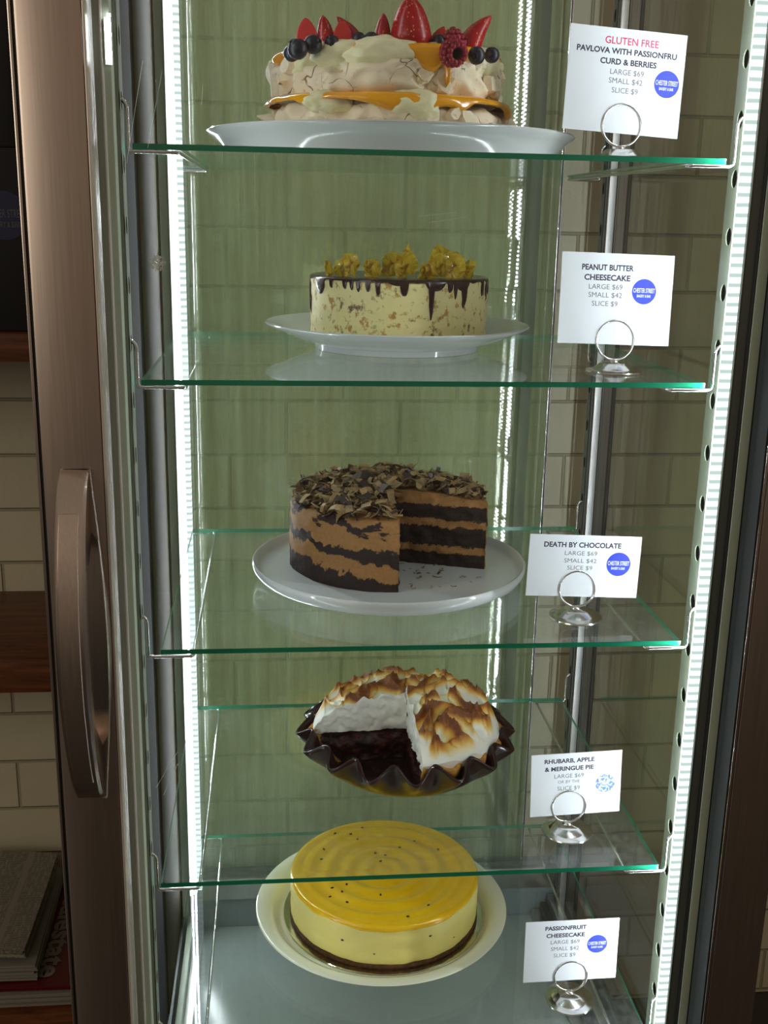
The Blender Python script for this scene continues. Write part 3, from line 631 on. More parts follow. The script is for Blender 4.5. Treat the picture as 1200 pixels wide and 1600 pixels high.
# ------------------------------------------------------------------ 2 peanut butter cheesecake
t = NT('speckled_cheesecake'); v = t.coord(); f = t.noise(v, 90, 5, 0.6); g = t.noise(v, 50, 4, 0.65); h_ = t.noise(v, 14, 3)
c = t.mix(h_, lin(232, 224, 150), lin(238, 222, 168)); c = t.mix(t.ramp(f, [(0.55, (0, 0, 0)), (0.64, (1, 1, 1))]), c, lin(184, 140, 70)); c = t.mix(t.ramp(g, [(0.60, (0, 0, 0)), (0.68, (1, 1, 1))]), c, lin(112, 78, 50))
M_['pbc'] = t.pbr(c, 0.55, 0.0, t.bump(f, 0.4, 0.0012), Subsurface_Weight=0.12, Subsurface_Radius=(0.012, 0.008, 0.003), Subsurface_Scale=0.5)
t = NT('chocolate_ganache'); M_['ganache'] = t.pbr(t.mix(t.noise(t.coord(), 50), lin(40, 20, 18), lin(62, 34, 32)), 0.22, 0.0, None, Coat_Weight=0.4)
t = NT('amber_toffee'); v = t.coord(); f = t.noise(v, 70, 4, 0.6, 1.0)
M_['toffee'] = t.pbr(t.ramp(f, [(0.34, lin(176, 104, 8)), (0.5, lin(254, 228, 60)), (0.68, lin(214, 150, 16))]), 0.05, 0.0, t.bump(f, 0.9, 0.006), Coat_Weight=0.8, Transmission_Weight=0.42, IOR=1.45)
pb = empty('peanut_butter_cheesecake', (0.3215, 0.3160, c2[2] + 0.0142), 'speckled pale cheesecake with dripping chocolate and toffee shards on a footed plate', 'cake')
V = []; F = []; seg = 200; R2 = 0.1205; H2 = 0.082
prof = [(0.001, 0)] + [(R2 * 0.985, 0), (R2, 0.003)] + [(R2 + 0.0006 * math.sin(i * 2.2), 0.003 + (H2 - 0.007) * i / 12) for i in range(1, 13)] + [(R2 - 0.0012, H2 - 0.001), (R2 - 0.004, H2), (0.001, H2)]
for k in range(seg):
    a = 2 * PI * k / seg
    for (r_, z) in prof:
        d = 0.0012 * fbm(math.cos(a), math.sin(a), z * 8, 5, 2, 3) if r_ > 0.1 else 0; V.append(((r_ + d) * math.cos(a), (r_ + d) * math.sin(a), z))
n_ = len(prof)
for k in range(seg):
    l = (k + 1) % seg
    for i in range(n_ - 1): F.append((k * n_ + i, l * n_ + i, l * n_ + i + 1, k * n_ + i + 1))
obj('cheesecake_body', fix(mesh_data('cheesecake_body', V, F, M_['pbc'], True)), pb)
drips = [(-1.13, 0.022, 0.10), (-0.92, 0.012, 0.03), (-0.72, 0.012, 0.028), (-0.63, 0.013, 0.025), (-0.55, 0.015, 0.025), (-0.44, 0.014, 0.03), (-0.33, 0.018, 0.03), (-0.05, 0.020, 0.05), (-0.12, 0.006, 0.12), (0.245, 0.050, 0.033), (0.29, 0.012, 0.12), (0.47, 0.014, 0.035), (0.54, 0.024, 0.022), (0.67, 0.034, 0.045), (0.65, 0.012, 0.10), (1.05, 0.022, 0.03), (1.20, 0.030, 0.022), (1.42, 0.024, 0.04), (-1.5, 0.05, 0.03)]
def d3(a):
    q = adiff(a, R(-90)); d = 0.0015 + 0.003 * max(0, nz(math.cos(a) * 5, math.sin(a) * 5, 0, 2.0, 7))
    for c_, L, w in drips:
        e = abs(q - c_) / w
        if e < 1: d = max(d, L * (1 - e ** 3) ** 0.7 if L > 0.01 else L * (1 - e * e))
    if q < -1.6 or q > 1.6: d += 0.012 * max(0, nz(math.cos(a) * 9, math.sin(a) * 9, 0, 2.0, 2))
    return d
V, F = skirt(R2 - 0.0002, H2, d3, 1100, 0.0013, 0.0022, 10, 4, 0.002); obj('chocolate_topping', fix(mesh_data('chocolate_topping', V, F, M_['ganache'], True)), pb)
def shard(w, h, seed, thick=0.005):
    rn = random.Random(seed); n_ = 11; pts = []
    for i in range(n_):
        a = 2 * PI * i / n_; q = max(abs(math.cos(a)), abs(math.sin(a))); pts.append((w / 2 * math.cos(a) / q ** 0.8 * rn.uniform(0.6, 1.12), h / 2 + h / 2 * math.sin(a) / q ** 0.8 * rn.uniform(0.6, 1.12)))
    V = []; F = []; rings = 6
    for side in (1, -1):
        for j in range(rings + 1):
            u = j / rings
            for i in range(n_ * 3):
                a = i / 3; i0 = int(a) % n_; i1 = (i0 + 1) % n_; q = a - int(a); px = pts[i0][0] * (1 - q) + pts[i1][0] * q; pz = pts[i0][1] * (1 - q) + pts[i1][1] * q
                x = px * u; z = h / 2 + (pz - h / 2) * u
                y = side * thick * 0.5 * (1 - u ** 4 * 0.6) + 0.0035 * nz(x, z, side * 0.004, 90, seed) + 0.004 * nz(x, z, 0, 45, seed + 3)
                V.append((x, y, z))
    m = n_ * 3
    for s_ in range(2):
        o_ = s_ * (rings + 1) * m
        for j in range(rings):
            for i in range(m): l = (i + 1) % m; F.append((o_ + j * m + i, o_ + j * m + l, o_ + (j + 1) * m + l, o_ + (j + 1) * m + i))
    o2 = (rings + 1) * m
    for i in range(m): l = (i + 1) % m; F.append((rings * m + i, rings * m + l, o2 + rings * m + l, o2 + rings * m + i))
    return fix(mesh_data('toffee_shard', V, F, M_['toffee'], False))
for k, (x, y, w, h, rz, ry) in enumerate([(-0.096, -0.050, 0.014, 0.024, 0.5, -0.35), (-0.087, -0.055, 0.014, 0.026, -0.6, 0.25), (-0.070, -0.062, 0.022, 0.037, 0.2, 0.02), (-0.078, -0.048, 0.012, 0.034, 1.2, 0.05), (-0.040, -0.060, 0.026, 0.026, -0.3, -0.1), (-0.018, -0.055, 0.034, 0.034, 0.1, 0.1), (0.004, -0.070, 0.032, 0.038, -0.2, -0.05), (0.002, -0.050, 0.010, 0.046, 0.2, 0.03), (0.020, -0.076, 0.022, 0.022, 0.6, 0.5), (0.050, -0.058, 0.044, 0.044, 0.15, -0.1), (0.064, -0.066, 0.034, 0.038, -0.3, 0.15), (0.040, -0.075, 0.020, 0.024, 0.3, -0.5), (0.082, -0.060, 0.018, 0.028, 0.4, 0.3)]):
    obj('toffee_shard', shard(w, h, 20 + k), pb, (x, y, H2 + 0.0005), (0.1, ry, rz))

# ------------------------------------------------------------------ 3 chocolate cake
def choc_layers(name, side):
    t = NT(name); v = t.coord(); sp = t.n('ShaderNodeSeparateXYZ'); t.put(sp.inputs[0], v); z = sp.outputs[2]
    f = t.noise(v, 22, 4, 0.6); g = t.noise(v, 170, 4, 0.7)
    dark = t.mix(g, lin(22, 12, 9), lin(52, 30, 22)); tan = t.mix(g, lin(134, 94, 48), lin(180, 132, 76))
    if side:
        # slanting bare bands of sponge in the frosting
        x = sp.outputs[0]
        zz = t.math('ADD', z, t.math('MULTIPLY', t.math('SUBTRACT', f, 0.5), 0.062)); zz = t.math('ADD', zz, t.math('MULTIPLY', x, 0.10))
        zz = t.math('ADD', zz, t.math('MULTIPLY', t.math('SUBTRACT', g, 0.5), 0.012))
        fac = t.ramp(t.math('MULTIPLY', zz, 8.0), [(0.0, (1, 1, 1)), (0.090, (1, 1, 1)), (0.105, (0, 0, 0)), (0.27, (0, 0, 0)), (0.285, (1, 1, 1)), (0.40, (1, 1, 1)), (0.415, (0, 0, 0)), (0.565, (0, 0, 0)), (0.575, (1, 1, 1)), (0.67, (1, 1, 1)), (0.68, (0, 0, 0))])
        msk = t.noise(t.coord('Object', (1, 1, 2.2), (3, 0, 0)), 16, 4, 0.6)
        hi = t.math('GREATER_THAN', zz, 0.062); mm = t.math('MULTIPLY', hi, t.ramp(msk, [(0.45, (1, 1, 1)), (0.48, (0, 0, 0))]))
        fac = t.math('MULTIPLY', fac, t.math('SUBTRACT', 1.0, mm))
    else:
        zz = t.math('ADD', z, t.math('MULTIPLY', t.math('SUBTRACT', g, 0.5), 0.012)); zz = t.math('ADD', zz, t.math('MULTIPLY', t.math('SUBTRACT', f, 0.5), 0.010))
        fac = t.ramp(t.math('MULTIPLY', zz, 8.0), [(0.0, (1, 1, 1)), (0.155, (1, 1, 1)), (0.165, (0, 0, 0)), (0.235, (0, 0, 0)), (0.245, (1, 1, 1)), (0.45, (1, 1, 1)), (0.46, (0, 0, 0)), (0.53, (0, 0, 0)), (0.54, (1, 1, 1)), (0.70, (1, 1, 1)), (0.71, (0, 0, 0))])
    return t.pbr(t.mix(fac, tan, dark), 0.7, 0.0, t.bump(t.math('ADD', g, t.math('MULTIPLY', f, 0.8)), 0.7, 0.0022))
M_['choc_side'] = choc_layers('smeared_chocolate_frosting', True); M_['choc_cut'] = choc_layers('layered_chocolate_sponge', False)
t = NT('chocolate_curl'); gi = t.noise(t.coord(), 70, 3); M_['curl'] = t.pbr(t.ramp(gi, [(0.35, lin(112, 86, 54)), (0.65, lin(176, 146, 98))]), 0.4)
M_['curl_dark'] = simple('dark_chocolate_curl', lin(58, 36, 26), 0.45)
cc = empty('chocolate_cake', (0.3125, 0.2955, c3[2] + 0.0110), 'dark layered chocolate cake topped with shavings, a big wedge cut out', 'cake')
R3 = 0.1400; H3 = 0.0960; a0, a1 = R(-19), R(270)
V = []; F = []; seg = 220; nz_ = 26
for k in range(seg + 1):
    a = a0 + (a1 - a0) * k / seg
    for j in range(nz_ + 1):
        z = H3 * j / nz_; e = 0.006 * max(0, (j / nz_ - 0.9) / 0.1) ** 2
        r_ = R3 - e + 0.0022 * fbm(math.cos(a), math.sin(a), z * 14, 4, 5, 4) + 0.001 * nz(a * 3, z * 120, 0, 1.0, 3)
        V.append((r_ * math.cos(a), r_ * math.sin(a), z))
for k in range(seg):
    for j in range(nz_): F.append((k * (nz_ + 1) + j, (k + 1) * (nz_ + 1) + j, (k + 1) * (nz_ + 1) + j + 1, k * (nz_ + 1) + j + 1))
mi = [0] * len(F)
# top and bottom
nr = 18; tb = len(V)
def htop(x, y): return H3 + 0.003 + 0.004 * nz(x, y, 0, 22, 3) + 0.006 * (1 - ((x * x + y * y) ** 0.5 / R3) ** 2)
for k in range(seg + 1):
    a = a0 + (a1 - a0) * k / seg
    for j in range(nr + 1):
        r_ = (R3 - 0.006 + 0.0022 * fbm(math.cos(a), math.sin(a), H3 * 14, 4, 5, 4)) * (1 - j / nr); x, y = r_ * math.cos(a), r_ * math.sin(a); V.append((x, y, H3 if j == 0 else htop(x, y)))
for k in range(seg):
    for j in range(nr): i = tb + k * (nr + 1) + j; F.append((i, i + 1, i + nr + 2, i + nr + 1)); mi.append(0)
# cut faces
for a in (a0, a1):
    cb = len(V); na = 34; nn = Vector((-math.sin(a), math.cos(a), 0)); s_ = -1 if a == a0 else 1
    for i in range(na + 1):
        r_ = R3 * i / na
        for j in range(nz_ + 1):
            q = j / nz_; x, y = r_ * math.cos(a), r_ * math.sin(a); zt_ = htop(x, y) if i < na - 1 else H3; z = zt_ * q
            d = s_ * (0.0045 * fbm(r_ * 90, z * 110, a, 1.0, 3, 5)) * (1 if 0 < i < na else 0.2)
            V.append((x + nn.x * d, y + nn.y * d, z))
    for i in range(na):
        for j in range(nz_): p = cb + i * (nz_ + 1) + j; F.append((p, p + 1, p + nz_ + 2, p + nz_ + 1)); mi.append(1)
me = mesh_data('cake_body', V, F, [M_['choc_side'], M_['choc_cut']], True, mi); fix(me); sharp(me, 60); obj('cake_body', me, cc)
def chips(n_, pos, smin, smax, rn, mats=2, lift=0.6):
    mb = MB()
    for k in range(n_):
        p = pos(rn); L = rn.uniform(smin, smax); w = L * rn.uniform(0.18, 0.5); th = 0.0006; cv = rn.uniform(-1, 1) * 1.6
        mt = Matrix.Translation(p) @ Matrix.Rotation(rn.uniform(0, 2 * PI), 4, 'Z') @ Matrix.Rotation(rn.uniform(-lift, lift), 4, 'Y') @ Matrix.Rotation(rn.uniform(-lift, lift), 4, 'X')
        m = 4; V = []; F = []; tip = rn.uniform(0.2, 1)
        for i in range(m + 1):
            u = i / m - 0.5; x = L * u; z = cv * L * (0.25 - u * u) * 0.8; ww = w * (1 - (1 - tip) * (i / m))
            V += [(x, -ww / 2, z), (x, ww / 2, z + ww * 0.2), (x, ww / 2, z + ww * 0.2 + th), (x, -ww / 2, z + th)]
        for i in range(m):
            b0 = i * 4
            for q in range(4): F.append((b0 + q, b0 + (q + 1) % 4, b0 + 4 + (q + 1) % 4, b0 + 4 + q))
        F += [(3, 2, 1, 0), tuple(m * 4 + q for q in range(4))]
        mb.add(V, F, 0 if rn.random() < 0.68 else 1, mt)
    return mb
def tp(rn):
    while 1:
        r_ = (R3 - 0.004) * math.sqrt(rn.random()); a = rn.uniform(a0 + 0.03, a1 - 0.03); x, y = r_ * math.cos(a), r_ * math.sin(a)
        e = 0.004 + 0.011 * rn.random() * (0.4 + 0.6 * (1 - r_ / R3)) + 0.006 * max(0, nz(x, y, 0, 18, 9)); return (x, y, htop(x, y) + e - 0.004)
mb = chips(1150, tp, 0.006, 0.034, random.Random(11), lift=0.7)
o = obj('chocolate_shavings', fix(mb.me('chocolate_shavings', [M_['curl'], M_['curl_dark']])), cc); o['kind'] = 'stuff'
# loose crumbs in the cut-out wedge
def cp(rn):
    while 1:
        x, y = rn.uniform(0.0, 0.125), rn.uniform(-0.135, 0.0); a = math.atan2(y, x)
        if R(-86) < a < R(-24) and (rn.random() < 1.0 - 6.0 * (x * x + y * y) ** 0.5): return (x, y, 0.0008)
mb = chips(34, cp, 0.003, 0.009, random.Random(5), lift=0.1)
o = obj('chocolate_crumbs', fix(mb.me('chocolate_crumbs', [M_['curl'], M_['curl_dark']])), None, (0.3125, 0.2955, c3[2] + 0.0112)); tag(o, 'loose chocolate crumbs on the white plate where the wedge was cut', 'crumbs', None, 'stuff')

# ------------------------------------------------------------------ 4 rhubarb, apple and meringue pie
pie = empty('meringue_pie', c4, 'toasted meringue pie with a slice missing, in a ruffled dark brown dish', 'pie')
t = NT('brown_glazed_dish'); v = t.coord(); f = t.noise(v, 12, 4); M_['dish'] = t.pbr(t.ramp(f, [(0.35, lin(40, 20, 22)), (0.75, lin(58, 34, 26))]), 0.16, 0.0, None, Coat_Weight=0.25, Specular_IOR_Level=0.35)
V = []; F = []; seg = 512; nr_ = 26; NRUF = 16
def dishp(a, u, inner):
    # u from 0 (centre base) to 1 (rim)
    if u < 0.45: r_ = 0.108 * u / 0.45; z = 0.0
    else:
        q = (u - 0.45) / 0.55; r_ = 0.108 + (0.158 - 0.108) * q ** 0.85; z = 0.052 * q ** 1.25
        w = math.cos(NRUF * a + 0.5); amp = sstep(0.30, 1.0, q); r_ += 0.0105 * w * amp - 0.002; z += -0.0088 * w * amp + 0.005 * amp
    if inner:
        z += 0.0045 if u < 0.5 else 0.0035
        if u >= 0.45: r_ -= 0.0040 * (1 - sstep(0.9, 1.0, u) * 0.5)
    return (r_ * math.cos(a), r_ * math.sin(a), z)
for s_ in (0, 1):
    for j in range(nr_ + 1):
        for k in range(seg): V.append(dishp(2 * PI * k / seg, j / nr_, s_ == 1))
for s_ in (0, 1):
    for j in range(nr_):
        for k in range(seg): l = (k + 1) % seg; o_ = s_ * (nr_ + 1) * seg; F.append((o_ + j * seg + k, o_ + j * seg + l, o_ + (j + 1) * seg + l, o_ + (j + 1) * seg + k))
o2 = (nr_ + 1) * seg
for k in range(seg): l = (k + 1) % seg; F.append((nr_ * seg + k, nr_ * seg + l, o2 + nr_ * seg + l, o2 + nr_ * seg + k))
obj('pie_dish', fix(mesh_data('pie_dish', V, F, M_['dish'], True)), pie)
pa0, pa1 = R(-87), R(184)
# toasted meringue: height field with swirled peaks
def mer(x, y):
    r_ = (x * x + y * y) ** 0.5; a = math.atan2(y, x); q = r_ / 0.1395
    wx = x + 0.020 * nz(x, y, 0, 16, 1); wy = y + 0.020 * nz(x, y, 5, 16, 2)
    wx += 0.012 * nz(x, y, 9, 34, 7); wy += 0.012 * nz(x, y, 3, 34, 8)
    rg = 1 - abs(nz(wx * 1.0, wy * 1.4, 0, 21, 4)) * 2.7
    rg2 = 1 - abs(nz(wx * 1.7, wy, 2, 38, 6)) * 2.6
    ridge = max(0, rg) ** 1.6 * 0.85 + max(0, rg2) ** 1.6 * 0.50
    dome = 0.0600 + 0.044 * max(0, 1 - q ** 2.6) ** 0.65 + 0.010 * sstep(-0.02, 0.09, x) * max(0, 1 - q ** 3)
    dc = min(abs(x * math.sin(pa0) - y * math.cos(pa0)) if y < 0 else 1, abs(x * math.sin(pa1) - y * math.cos(pa1)) if x < 0 else 1)
    am = 0.0175 * (0.45 + 0.55 * sstep(0.0, 0.014, dc)) * (1 - sstep(0.86, 1.0, q)) 
    return dome + am * ridge, ridge, q
V = []; F = []; att = []; seg = 330; nr = 90
for k in range(seg + 1):
    a = pa0 + (pa1 - pa0) * k / seg
    for j in range(nr + 1):
        r_ = (0.1390 + 0.003 * nz(math.cos(a) * 3, math.sin(a) * 3, 0, 2, 5)) * j / nr; x, y = r_ * math.cos(a), r_ * math.sin(a); h, rg, q = mer(x, y); V.append((x, y, h))
        att.append(sstep(0.10, 0.95, rg + 0.75 * nz(x, y, 0, 26, 8) + 0.08) * (1 - sstep(0.88, 0.99, q)))
for k in range(seg):
    for j in range(nr): i = k * (nr + 1) + j; F.append((i, i + 1, i + nr + 2, i + nr + 1))
def wallcut(a, s_, zb, topf, n_=60, m=22, rough=0.0045, rmax=0.1390, rmin=0.0):
    b0 = len(V); nn = Vector((-math.sin(a), math.cos(a), 0))
    for i in range(n_ + 1):
        r_ = rmin + (rmax - rmin) * i / n_; x, y = r_ * math.cos(a), r_ * math.sin(a); tz = topf(x, y)
        for j in range(m + 1):
            z = zb(r_) + (tz - zb(r_)) * j / m; d = s_ * rough * (fbm(r_ * 80, z * 80, a, 1.0, 6, 4)) * (0 if j == m else 1)
            V.append((x + nn.x * d, y + nn.y * d, z)); att.append(0.0)
    for i in range(n_):
        for j in range(m): p = b0 + i * (m + 1) + j; F.append((p, p + 1, p + m + 2, p + m + 1))
for a, s_ in ((pa0, 1), (pa1, -1)): wallcut(a, s_, lambda r_: 0.054, lambda x, y: mer(x, y)[0])
# outer wall
b0 = len(V)
for k in range(seg + 1):
    a = pa0 + (pa1 - pa0) * k / seg; rr = 0.1390 + 0.003 * nz(math.cos(a) * 3, math.sin(a) * 3, 0, 2, 5)
    V.append((rr * math.cos(a), rr * math.sin(a), mer(rr * math.cos(a), rr * math.sin(a))[0])); V.append(((rr - 0.001) * math.cos(a), (rr - 0.001) * math.sin(a), 0.053)); att += [0, 0]
for k in range(seg): i = b0 + 2 * k; F.append((i, i + 1, i + 3, i + 2))
t = NT('toasted_meringue'); at_ = t.n('ShaderNodeAttribute', attribute_name='toast'); v = t.coord(); g = t.noise(v, 120, 4, 0.6)
tf = t.math('ADD', at_.outputs['Fac'], t.math('MULTIPLY', t.math('SUBTRACT', g, 0.5), 0.35))
M_['toast'] = t.pbr(t.ramp(tf, [(0.05, lin(250, 248, 236)), (0.25, lin(248, 232, 180)), (0.55, lin(232, 184, 82)), (0.82, lin(196, 128, 36)), (1.0, lin(120, 62, 16))]), 0.5, 0.0, t.bump(g, 0.5, 0.0015))
me = mesh_data('meringue_topping', V, F, M_['toast'], True, None, {'toast': att}); fix(me); sharp(me, 70); obj('meringue_topping', me, pie)
# filling
t = NT('rhubarb_apple_filling'); v = t.coord('Object', (1, 1, 2.5)); f = t.noise(v, 45, 5, 0.65); M_['fill'] = t.pbr(t.ramp(f, [(0.40, lin(28, 8, 8)), (0.58, lin(66, 20, 20)), (0.78, lin(140, 70, 50))]), 0.22, 0.0, t.bump(f, 0.9, 0.005), Coat_Weight=0.3)
def dish_in_r(z): return 0.102 + 0.040 * (max(0, z - 0.004) / 0.05) ** 0.75
V = []; F = []; att = []
for a, s_ in ((pa0, 1), (pa1, -1)):
    b0 = len(V); nn = Vector((-math.sin(a), math.cos(a), 0)); n_, m = 44, 16
    for i in range(n_ + 1):
        for j in range(m + 1):
            z = 0.0062 + (0.0538 - 0.0062) * j / m; rr = dish_in_r(z) * 0.965 * i / n_; d = s_ * (0.0045 * fbm(rr * 70, z * 90, a, 1, 4, 4) + 0.002 * math.sin(z * 150))
            V.append((rr * math.cos(a) + nn.x * d, rr * math.sin(a) + nn.y * d, z))
    for i in range(n_):
        for j in range(m): p = b0 + i * (m + 1) + j; F.append((p, p + 1, p + m + 2, p + m + 1))
obj('filling', fix(mesh_data('filling', V, F, M_['fill'], True)), pie)
# crust: shell edge and rim
t = NT('golden_crust'); v = t.coord(); f = t.noise(v, 70, 5, 0.65); M_['crust'] = t.pbr(t.ramp(f, [(0.3, lin(130, 78, 26)), (0.6, lin(206, 146, 60)), (0.8, lin(226, 176, 92))]), 0.6, 0.0, t.bump(f, 0.8, 0.003))
V = []; F = []; seg = 330
prof = [(0.0, -0.006), (0.004, 0.004), (0.009, 0.006), (0.0125, 0.002), (0.0115, -0.006), (0.004, -0.010)]
for k in range(seg + 1):
    a = pa0 + (pa1 - pa0) * k / seg; rb = 0.1325 + 0.006 * math.cos(NRUF * a + 0.5) + 0.0025 * fbm(math.cos(a), math.sin(a), 0, 9, 3, 3); zz = 0.0545 - 0.0028 * math.cos(NRUF * a + 0.5) + 0.003 * nz(math.cos(a), math.sin(a), 0, 14, 7)
    for (dr, dz) in prof: V.append(((rb + dr - 0.004) * math.cos(a), (rb + dr - 0.004) * math.sin(a), zz + dz))
n_ = len(prof)
for k in range(seg):
    for i in range(n_): j = (i + 1) % n_; F.append((k * n_ + i, k * n_ + j, (k + 1) * n_ + j, (k + 1) * n_ + i))
F.append(tuple(range(n_))); F.append(tuple(reversed(range(seg * n_, seg * n_ + n_))))
for a in (pa0, pa1):
    b0 = len(V); n2 = 20
    for i in range(n2 + 1):
        z = 0.005 + 0.050 * i / n2; r_ = dish_in_r(z)
        for (dr) in (-0.007 - 0.002 * nz(i * 0.7, a, 0, 1), 0.0):
            for da in (-0.004, 0.02): aa = a + (da if a == pa0 else -da); V.append(((r_ + dr) * math.cos(aa), (r_ + dr) * math.sin(aa), z))
    for i in range(n2):
        p = b0 + i * 4
        for q0, q1 in ((0, 1), (1, 3), (3, 2), (2, 0)): F.append((p + q0, p + q1, p + 4 + q1, p + 4 + q0))
obj('crust', fix(mesh_data('crust', V, F, M_['crust'], True)), pie)

# ------------------------------------------------------------------ 5 passionfruit cheesecake
pc = empty('passionfruit_cheesecake', (0.3140, 0.2620, c5[2] + 0.0095), 'whole pale yellow cheesecake with glossy passionfruit glaze rings, bottom shelf', 'cake')
t = NT('gold_cake_board'); f = t.noise(t.coord(), 60, 4); M_['board'] = t.pbr(t.mix(f, (0.62, 0.60, 0.42), (0.75, 0.72, 0.50)), 0.16, 1.0, t.bump(f, 0.2, 0.0006))
obj('cake_board', fix(MB().lathe([(0.0, 0), (0.1530, 0), (0.1540, 0.001), (0.1530, 0.0022), (0, 0.0022)], 128).me('cake_board', M_['board'])), pc)
t = NT('biscuit_base'); f = t.noise(t.coord(), 200, 5, 0.7); M_['base'] = t.pbr(t.ramp(f, [(0.35, lin(60, 34, 12)), (0.7, lin(118, 74, 30))]), 0.8, 0.0, t.bump(f, 0.9, 0.003))
R5 = 0.1425; HB = 0.0078; H5 = 0.066
V = []; F = []; seg = 260; prof = [(0.001, 0), (R5 + 0.0005, 0), (R5 + 0.001, 0.003), (R5 + 0.0012, HB), (R5 - 0.004, HB), (0.001, HB)]
for k in range(seg):
    a = 2 * PI * k / seg
    for i, (r_, z) in enumerate(prof):
        e = 0.0012 * nz(math.cos(a) * 10, math.sin(a) * 10, z * 60, 2, 3) if r_ > 0.1 else 0; V.append(((r_ + e) * math.cos(a), (r_ + e) * math.sin(a), z + (0.0022 * nz(math.cos(a) * 4, math.sin(a) * 4, 0, 2, 5) if i == 3 else 0) + 0.0024))
n_ = len(prof)
for k in range(seg):
    l = (k + 1) % seg
    for i in range(n_ - 1): F.append((k * n_ + i, l * n_ + i, l * n_ + i + 1, k * n_ + i + 1))
obj('biscuit_base', fix(mesh_data('biscuit_base', V, F, M_['base'], True)), pc)
t = NT('baked_cheesecake'); v = t.coord(); f = t.noise(v, 16, 4); g = t.noise(v, 160, 4, 0.6); c = t.mix(f, lin(240, 232, 158), lin(246, 226, 118)); M_['cheese'] = t.pbr(c, 0.42, 0.0, t.bump(t.math('ADD', t.math('MULTIPLY', g, 0.4), f), 0.5, 0.002), Subsurface_Weight=0.12, Subsurface_Radius=(0.012, 0.009, 0.003), Subsurface_Scale=0.5)
V = []; F = []; prof = [(R5 - 0.0005, HB - 0.001)] + [(R5 + 0.0005 * math.sin(i), HB - 0.001 + (H5 - 0.004 - HB) * i / 12) for i in range(1, 13)] + [(R5 - 0.0008, H5 - 0.002), (R5 - 0.003, H5), (0.001, H5)]
for k in range(seg):
    a = 2 * PI * k / seg
    for (r_, z) in prof:
        e = 0.0011 * fbm(math.cos(a), math.sin(a), z * 10, 6, 4, 3) if r_ > 0.1 else 0; V.append(((r_ + e) * math.cos(a), (r_ + e) * math.sin(a), z + 0.0024))
n_ = len(prof)
for k in range(seg):
    l = (k + 1) % seg
    for i in range(n_ - 1): F.append((k * n_ + i, l * n_ + i, l * n_ + i + 1, k * n_ + i + 1))
obj('cheesecake_body', fix(mesh_data('cheesecake_body', V, F, M_['cheese'], True)), pc)
def rip(x, y):
    x += 0.002; r_ = (x * x + y * y) ** 0.5; return 0.0016 * math.cos(r_ * 2 * PI / 0.030 + 0.8 + 0.25 * math.atan2(y, x)) * sstep(0, 0.02, r_) * (1 - sstep(0.118, 0.13, r_)) + 0.0004 * nz(x, y, 0, 30, 2) + 0.001 * sstep(0.12, 0.136, r_)
def d5(a):
    q = adiff(a, R(-90)); return 0.0025 + 0.0045 * sstep(-0.55, -0.3, q) * (1 - sstep(0.55, 0.8, q)) + 0.002 * nz(math.cos(a) * 3, math.sin(a) * 3, 0, 2, 6) + 0.003 * math.exp(-((q + 0.9) / 0.15) ** 2)
t = NT('passionfruit_glaze'); v = t.coord(); sp = t.n('ShaderNodeSeparateXYZ'); t.put(sp.inputs[0], v); f = t.noise(v, 24, 3)
M_['glaze'] = t.pbr(t.mix(f, lin(244, 184, 12), lin(252, 208, 34)), 0.16, 0.0, None, Coat_Weight=0.7)
V, F = skirt(R5 - 0.0015, H5 + 0.0024, d5, 480, 0.0016, 0.0022, 60, 4, centre=rip); obj('glaze', fix(mesh_data('glaze', V, F, M_['glaze'], True)), pc)
M_['seed'] = simple('black_seed', lin(22, 26, 10), 0.3)
sm_ = MB(); sm_.ico((0, 0, 0), 1.0, 2, 0, (1, 0.65, 0.5)); sme = sm_.me('passionfruit_seed', M_['seed'], True)
rn = random.Random(8)
for x, y in [(-0.070, 0.105), (-0.025, 0.118), (-0.045, 0.1), (-0.09, 0.06), (-0.095, 0.035), (-0.01, 0.045), (0.005, 0.04), (-0.004, 0.02), (0.09, 0.05), (-0.06, -0.035), (-0.012, -0.065), (-0.068, -0.055), (-0.086, -0.062), (-0.062, -0.078), (-0.082, -0.045), (0.055, -0.095), (0.022, -0.12), (0.055, 0.075), (-0.035, 0.085), (0.03, 0.06)]:
    if x * x + y * y > 0.137 ** 2: x *= 0.95; y *= 0.95
    o = obj('passionfruit_seed', sme, pc, (x, y, H5 + 0.0024 + 0.0022 + rip(x, y) + 0.0002), (0, 0, rn.uniform(0, 3))); o.scale = (0.0026, 0.0026, 0.0022)
for an, z in ((-68, 0.047), (-120, 0.040), (-50, 0.026), (-101, 0.027)):
    a = R(an); o = obj('passionfruit_seed', sme, pc, ((R5 + 0.0003) * math.cos(a), (R5 + 0.0003) * math.sin(a), z), (R(90), 0, a + R(90))); o.scale = (0.0024, 0.0022, 0.002) if z > 0.03 else (0.0014, 0.0013, 0.0012)

